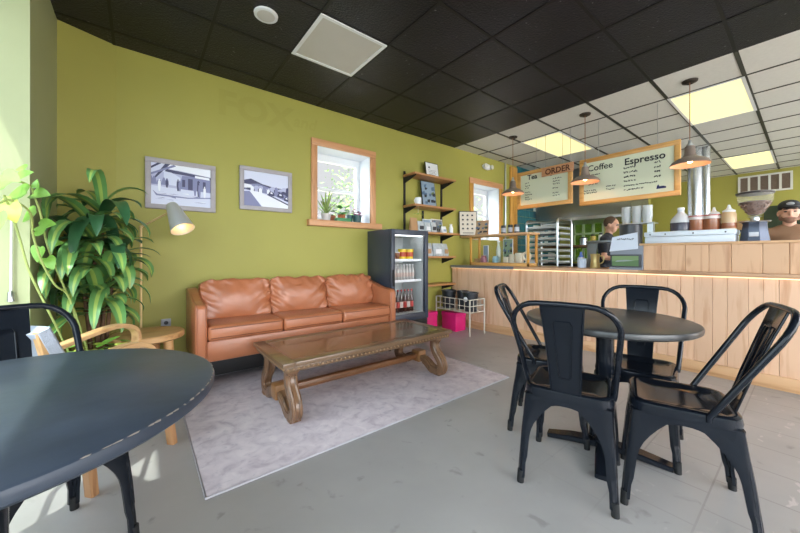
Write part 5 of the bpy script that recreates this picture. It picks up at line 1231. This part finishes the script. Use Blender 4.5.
def person(x, y, fdir, sc, label, skin, shirt_m, lean, hairm, cap=False, beard=False, headpitch=0., armf=.35):
    rz = math.atan2(fdir[1], fdir[0]); t = thing('person', label, 'person', (0, 0, 0)); t.location = (x, y, 0); t.rotation_euler = (0, 0, rz); t.scale = (sc, sc, sc)
    def L(px, py, pz):
        k = max(0, pz-.95)/.75; return (px+lean*k, py, pz-abs(lean)*.12*k)
    H = lambda px, py, pz: (lambda q: L(*q))((px*math.cos(headpitch)+(pz-1.58)*math.sin(headpitch), py, 1.58+(pz-1.58)*math.cos(headpitch)-px*math.sin(headpitch)))
    leg = []; arm = []; sleeve = []
    for s in (-1, 1):
        leg += [('c', (0, s*.085, .92), (.015, s*.095, .50), .085, .058), ('c', (.015, s*.095, .50), (-.01, s*.10, .09), .056, .038)]
        sh_, el_, wr_ = L(0, s*.185, 1.41), L(.05, s*.235, 1.13), L(.05+armf*.75, s*.15, 1.10)
        arm += [('c', sh_, el_, .046, .037), ('c', el_, wr_, .037, .026)]
        wv = V(wr_); arm += [('e', wv+V((.05, 0, 0)), (.05, .034, .017))]
        for k, ln in enumerate((.070, .080, .074, .058)):
            q = wv+V((.092, s*(.027-.018*k), 0)); arm += [('c', q, q+V((ln*.55, 0, -.008)), .0085, .008), ('c', q+V((ln*.55, 0, -.008)), q+V((ln*.85, 0, -.028)), .008, .007)]
        q = wv+V((.03, -s*.03, 0)); arm += [('c', q, q+V((.035, -s*.022, -.006)), .010, .009), ('c', q+V((.035, -s*.022, -.006)), q+V((.062, -s*.024, -.012)), .009, .008)]
        sleeve += [('c', sh_, tuple(V(sh_).lerp(V(el_), .62)), .062, .056)]
    tors = [('e', (0, 0, .98), (.105, .16, .12)), ('e', L(.01, 0, 1.12), (.105, .145, .16)), ('e', L(.0, 0, 1.30), (.11, .165, .15)), ('c', L(0, -.14, 1.42), L(0, .14, 1.42), .062, .062), ('c', L(0, -.12, 1.43), L(0, -.02, 1.475), .05, .05), ('c', L(0, .12, 1.43), L(0, .02, 1.475), .05, .05)]
    head = [('c', L(-.005, 0, 1.42), H(.01, 0, 1.56), .054, .05), ('e', H(.0, 0, 1.665), (.098, .076, .108)), ('e', H(.045, 0, 1.60), (.055, .054, .062)), ('e', H(.06, 0, 1.565), (.03, .034, .028)), ('c', H(.092, 0, 1.66), H(.112, 0, 1.628), .010, .015), ('e', H(.083, 0, 1.588), (.02, .028, .012)), ('e', H(.07, .0, 1.685), (.03, .06, .014))]
    for s in (-1, 1): head += [('e', H(-.005, s*.079, 1.64), (.02, .012, .03)), ('e', H(.055, s*.042, 1.62), (.03, .022, .022))]
    feet = [('e', (.06, s*.10, .04), (.12, .042, .04)) for s in (-1, 1)]
    fuse('body', leg+tors+arm+head+feet, skin, t, .0085, 3)
    grow = lambda a, d: [(q[0], q[1], q[2], q[3]+d, q[4]+d) if q[0] == 'c' else (q[0], q[1], tuple(v+d for v in q[2])) for q in a]
    fuse('shirt', grow(tors, .013)+sleeve, shirt_m, t, .014, 5)
    fuse('trousers', grow(leg, .014)+[('e', (0, 0, .95), (.12, .172, .11))], mat('dark_denim', '2d3340', .7), t, .016, 3)
    fuse('shoes', grow(feet, .01), BLACK, t, .012, 2)
    for s in (-1, 1):
        MB().ball(H(.088, s*.033, 1.655), (.012, .014, .008), 6).build('eye', mat('eye_dark', '2b2320', .3), t)
        MB().ball(H(.094, s*.034, 1.678), (.010, .022, .005), 5).build('eyebrow', hairm, t)
    MB().ball(H(.101, 0, 1.590), (.006, .024, .005), 6).build('lips', mat('lips', 'a5675c', .5), t)
    if beard: fuse('beard', [('e', H(.048, 0, 1.578), (.058, .056, .040)), ('e', H(.06, 0, 1.558), (.038, .038, .028))]+[('e', H(.02, s*.06, 1.60), (.035, .02, .04)) for s in (-1, 1)], mat('stubble', '8c6a58', .8, var=.15, scale=60), t, .008, 2)
    hair = [('e', H(-.022, 0, 1.685), (.094, .083, .105))] if not cap else [('e', H(-.03, 0, 1.65), (.082, .082, .07))]
    fuse('hair', hair, hairm, t, .009, 2)
    if cap:
        fuse('cap', [('e', H(.002, 0, 1.715), (.108, .088, .075))]+[('e', H(.11, 0, 1.70), (.062, .07, .012))], mat('black_cap', '24262a', .7), t, .009, 2)
        MB().ball(H(.098, 0, 1.737), (.012, .03, .018), 6).build('cap_badge', mat('cap_badge', '9a9c9e', .6), t)
    return t
P1 = person(5.57, 1.99, (0.1, -1), .965, 'person in a dark tee seen in profile working behind the counter', SKIN2, mat('navy_black_tee', '23262f', .8), .10, mat('brown_hair', '4a3526', .6), False, False, .22)
P2 = person(5.20, .14, (-.97, -.1), .945, 'smiling person in a black cap and brown tee at the right behind the grinder', SKIN, mat('brown_tee', '8a6a50', .8), .02, mat('dark_hair', '3a2b22', .6), True, True, .0, .1)
m = MB(); m.box((.125, -.125, 1.20), (.129, -.06, 1.235), .001); m.build('shirt_print', PAPER, P2)

# ------------------------------------------------------------------ light, world, camera
wd = bpy.data.worlds.new('sky'); S.world = wd; wd.use_nodes = True
N = wd.node_tree.nodes; L_ = wd.node_tree.links; bg = N['Background']
bg.inputs[0].default_value = (.95, .97, 1.0, 1)
tc = N.new('ShaderNodeTexCoord'); dt = N.new('ShaderNodeVectorMath'); dt.operation = 'DOT_PRODUCT'; dt.inputs[1].default_value = (-.70, -.60, .38)
mr = N.new('ShaderNodeMapRange'); mr.inputs[1].default_value = -.6; mr.inputs[2].default_value = .7; mr.inputs[3].default_value = .40; mr.inputs[4].default_value = 6.0
L_.new(tc.outputs['Generated'], dt.inputs[0]); L_.new(dt.outputs['Value'], mr.inputs[0]); L_.new(mr.outputs[0], bg.inputs[1])
def portal(name, loc, rot, sx, sy):
    d = bpy.data.lights.new(name, 'AREA'); d.shape = 'RECTANGLE'; d.size = sx; d.size_y = sy; d.energy = 1; d.cycles.is_portal = True
    o = bpy.data.objects.new(name, d); COL.objects.link(o); o.location = loc; o.rotation_euler = rot
portal('window_portal', (XG-.16, 1.05, 1.42), (0, -pi/2, 0), 2.15, 3.3); portal('window_portal', (XG-.16, -1.83, 1.42), (0, -pi/2, 0), 2.15, 2.15)
portal('window_portal', (.68, YB-.16, 1.45), (pi/2, 0, 0), 2.45, 2.3); portal('window_portal', (3.22, YB-.16, 1.45), (pi/2, 0, 0), 2.35, 2.3); portal('window_portal', (6, YB-.16, 1.55), (pi/2, 0, 0), 2.8, 2.5); portal('window_portal', (8.85, YB-.16, 1.55), (pi/2, 0, 0), 2.5, 2.5)
portal('window_portal', (2.03, W+.34, 1.99), (-pi/2, 0, 0), .76, .9); portal('window_portal', (4.93, W+.34, 1.89), (-pi/2, 0, 0), .78, .98)
sn = bpy.data.lights.new('sun', 'SUN'); sn.energy = 6.5; sn.angle = .01; sn.color = (1, .93, .80); so = bpy.data.objects.new('sun', sn); COL.objects.link(so)
so.rotation_euler = V((.30, .36, -.84)).to_track_quat('-Z', 'Y').to_euler()
cd = bpy.data.cameras.new('camera'); cd.sensor_width = 36; cd.lens = 327/800*36; cd.shift_y = -11/800; cd.clip_start = .02
co = bpy.data.objects.new('camera', cd); COL.objects.link(co); co.location = (0, 0, CAMZ); co.rotation_euler = (pi/2, 0, math.radians(51.5-90)); S.camera = co
S.view_settings.view_transform = 'Standard'; S.view_settings.look = 'None'; S.view_settings.gamma = 1; S.view_settings.use_curve_mapping = False
S.view_settings.exposure = 1.0
S.cycles.transparent_max_bounces = 48
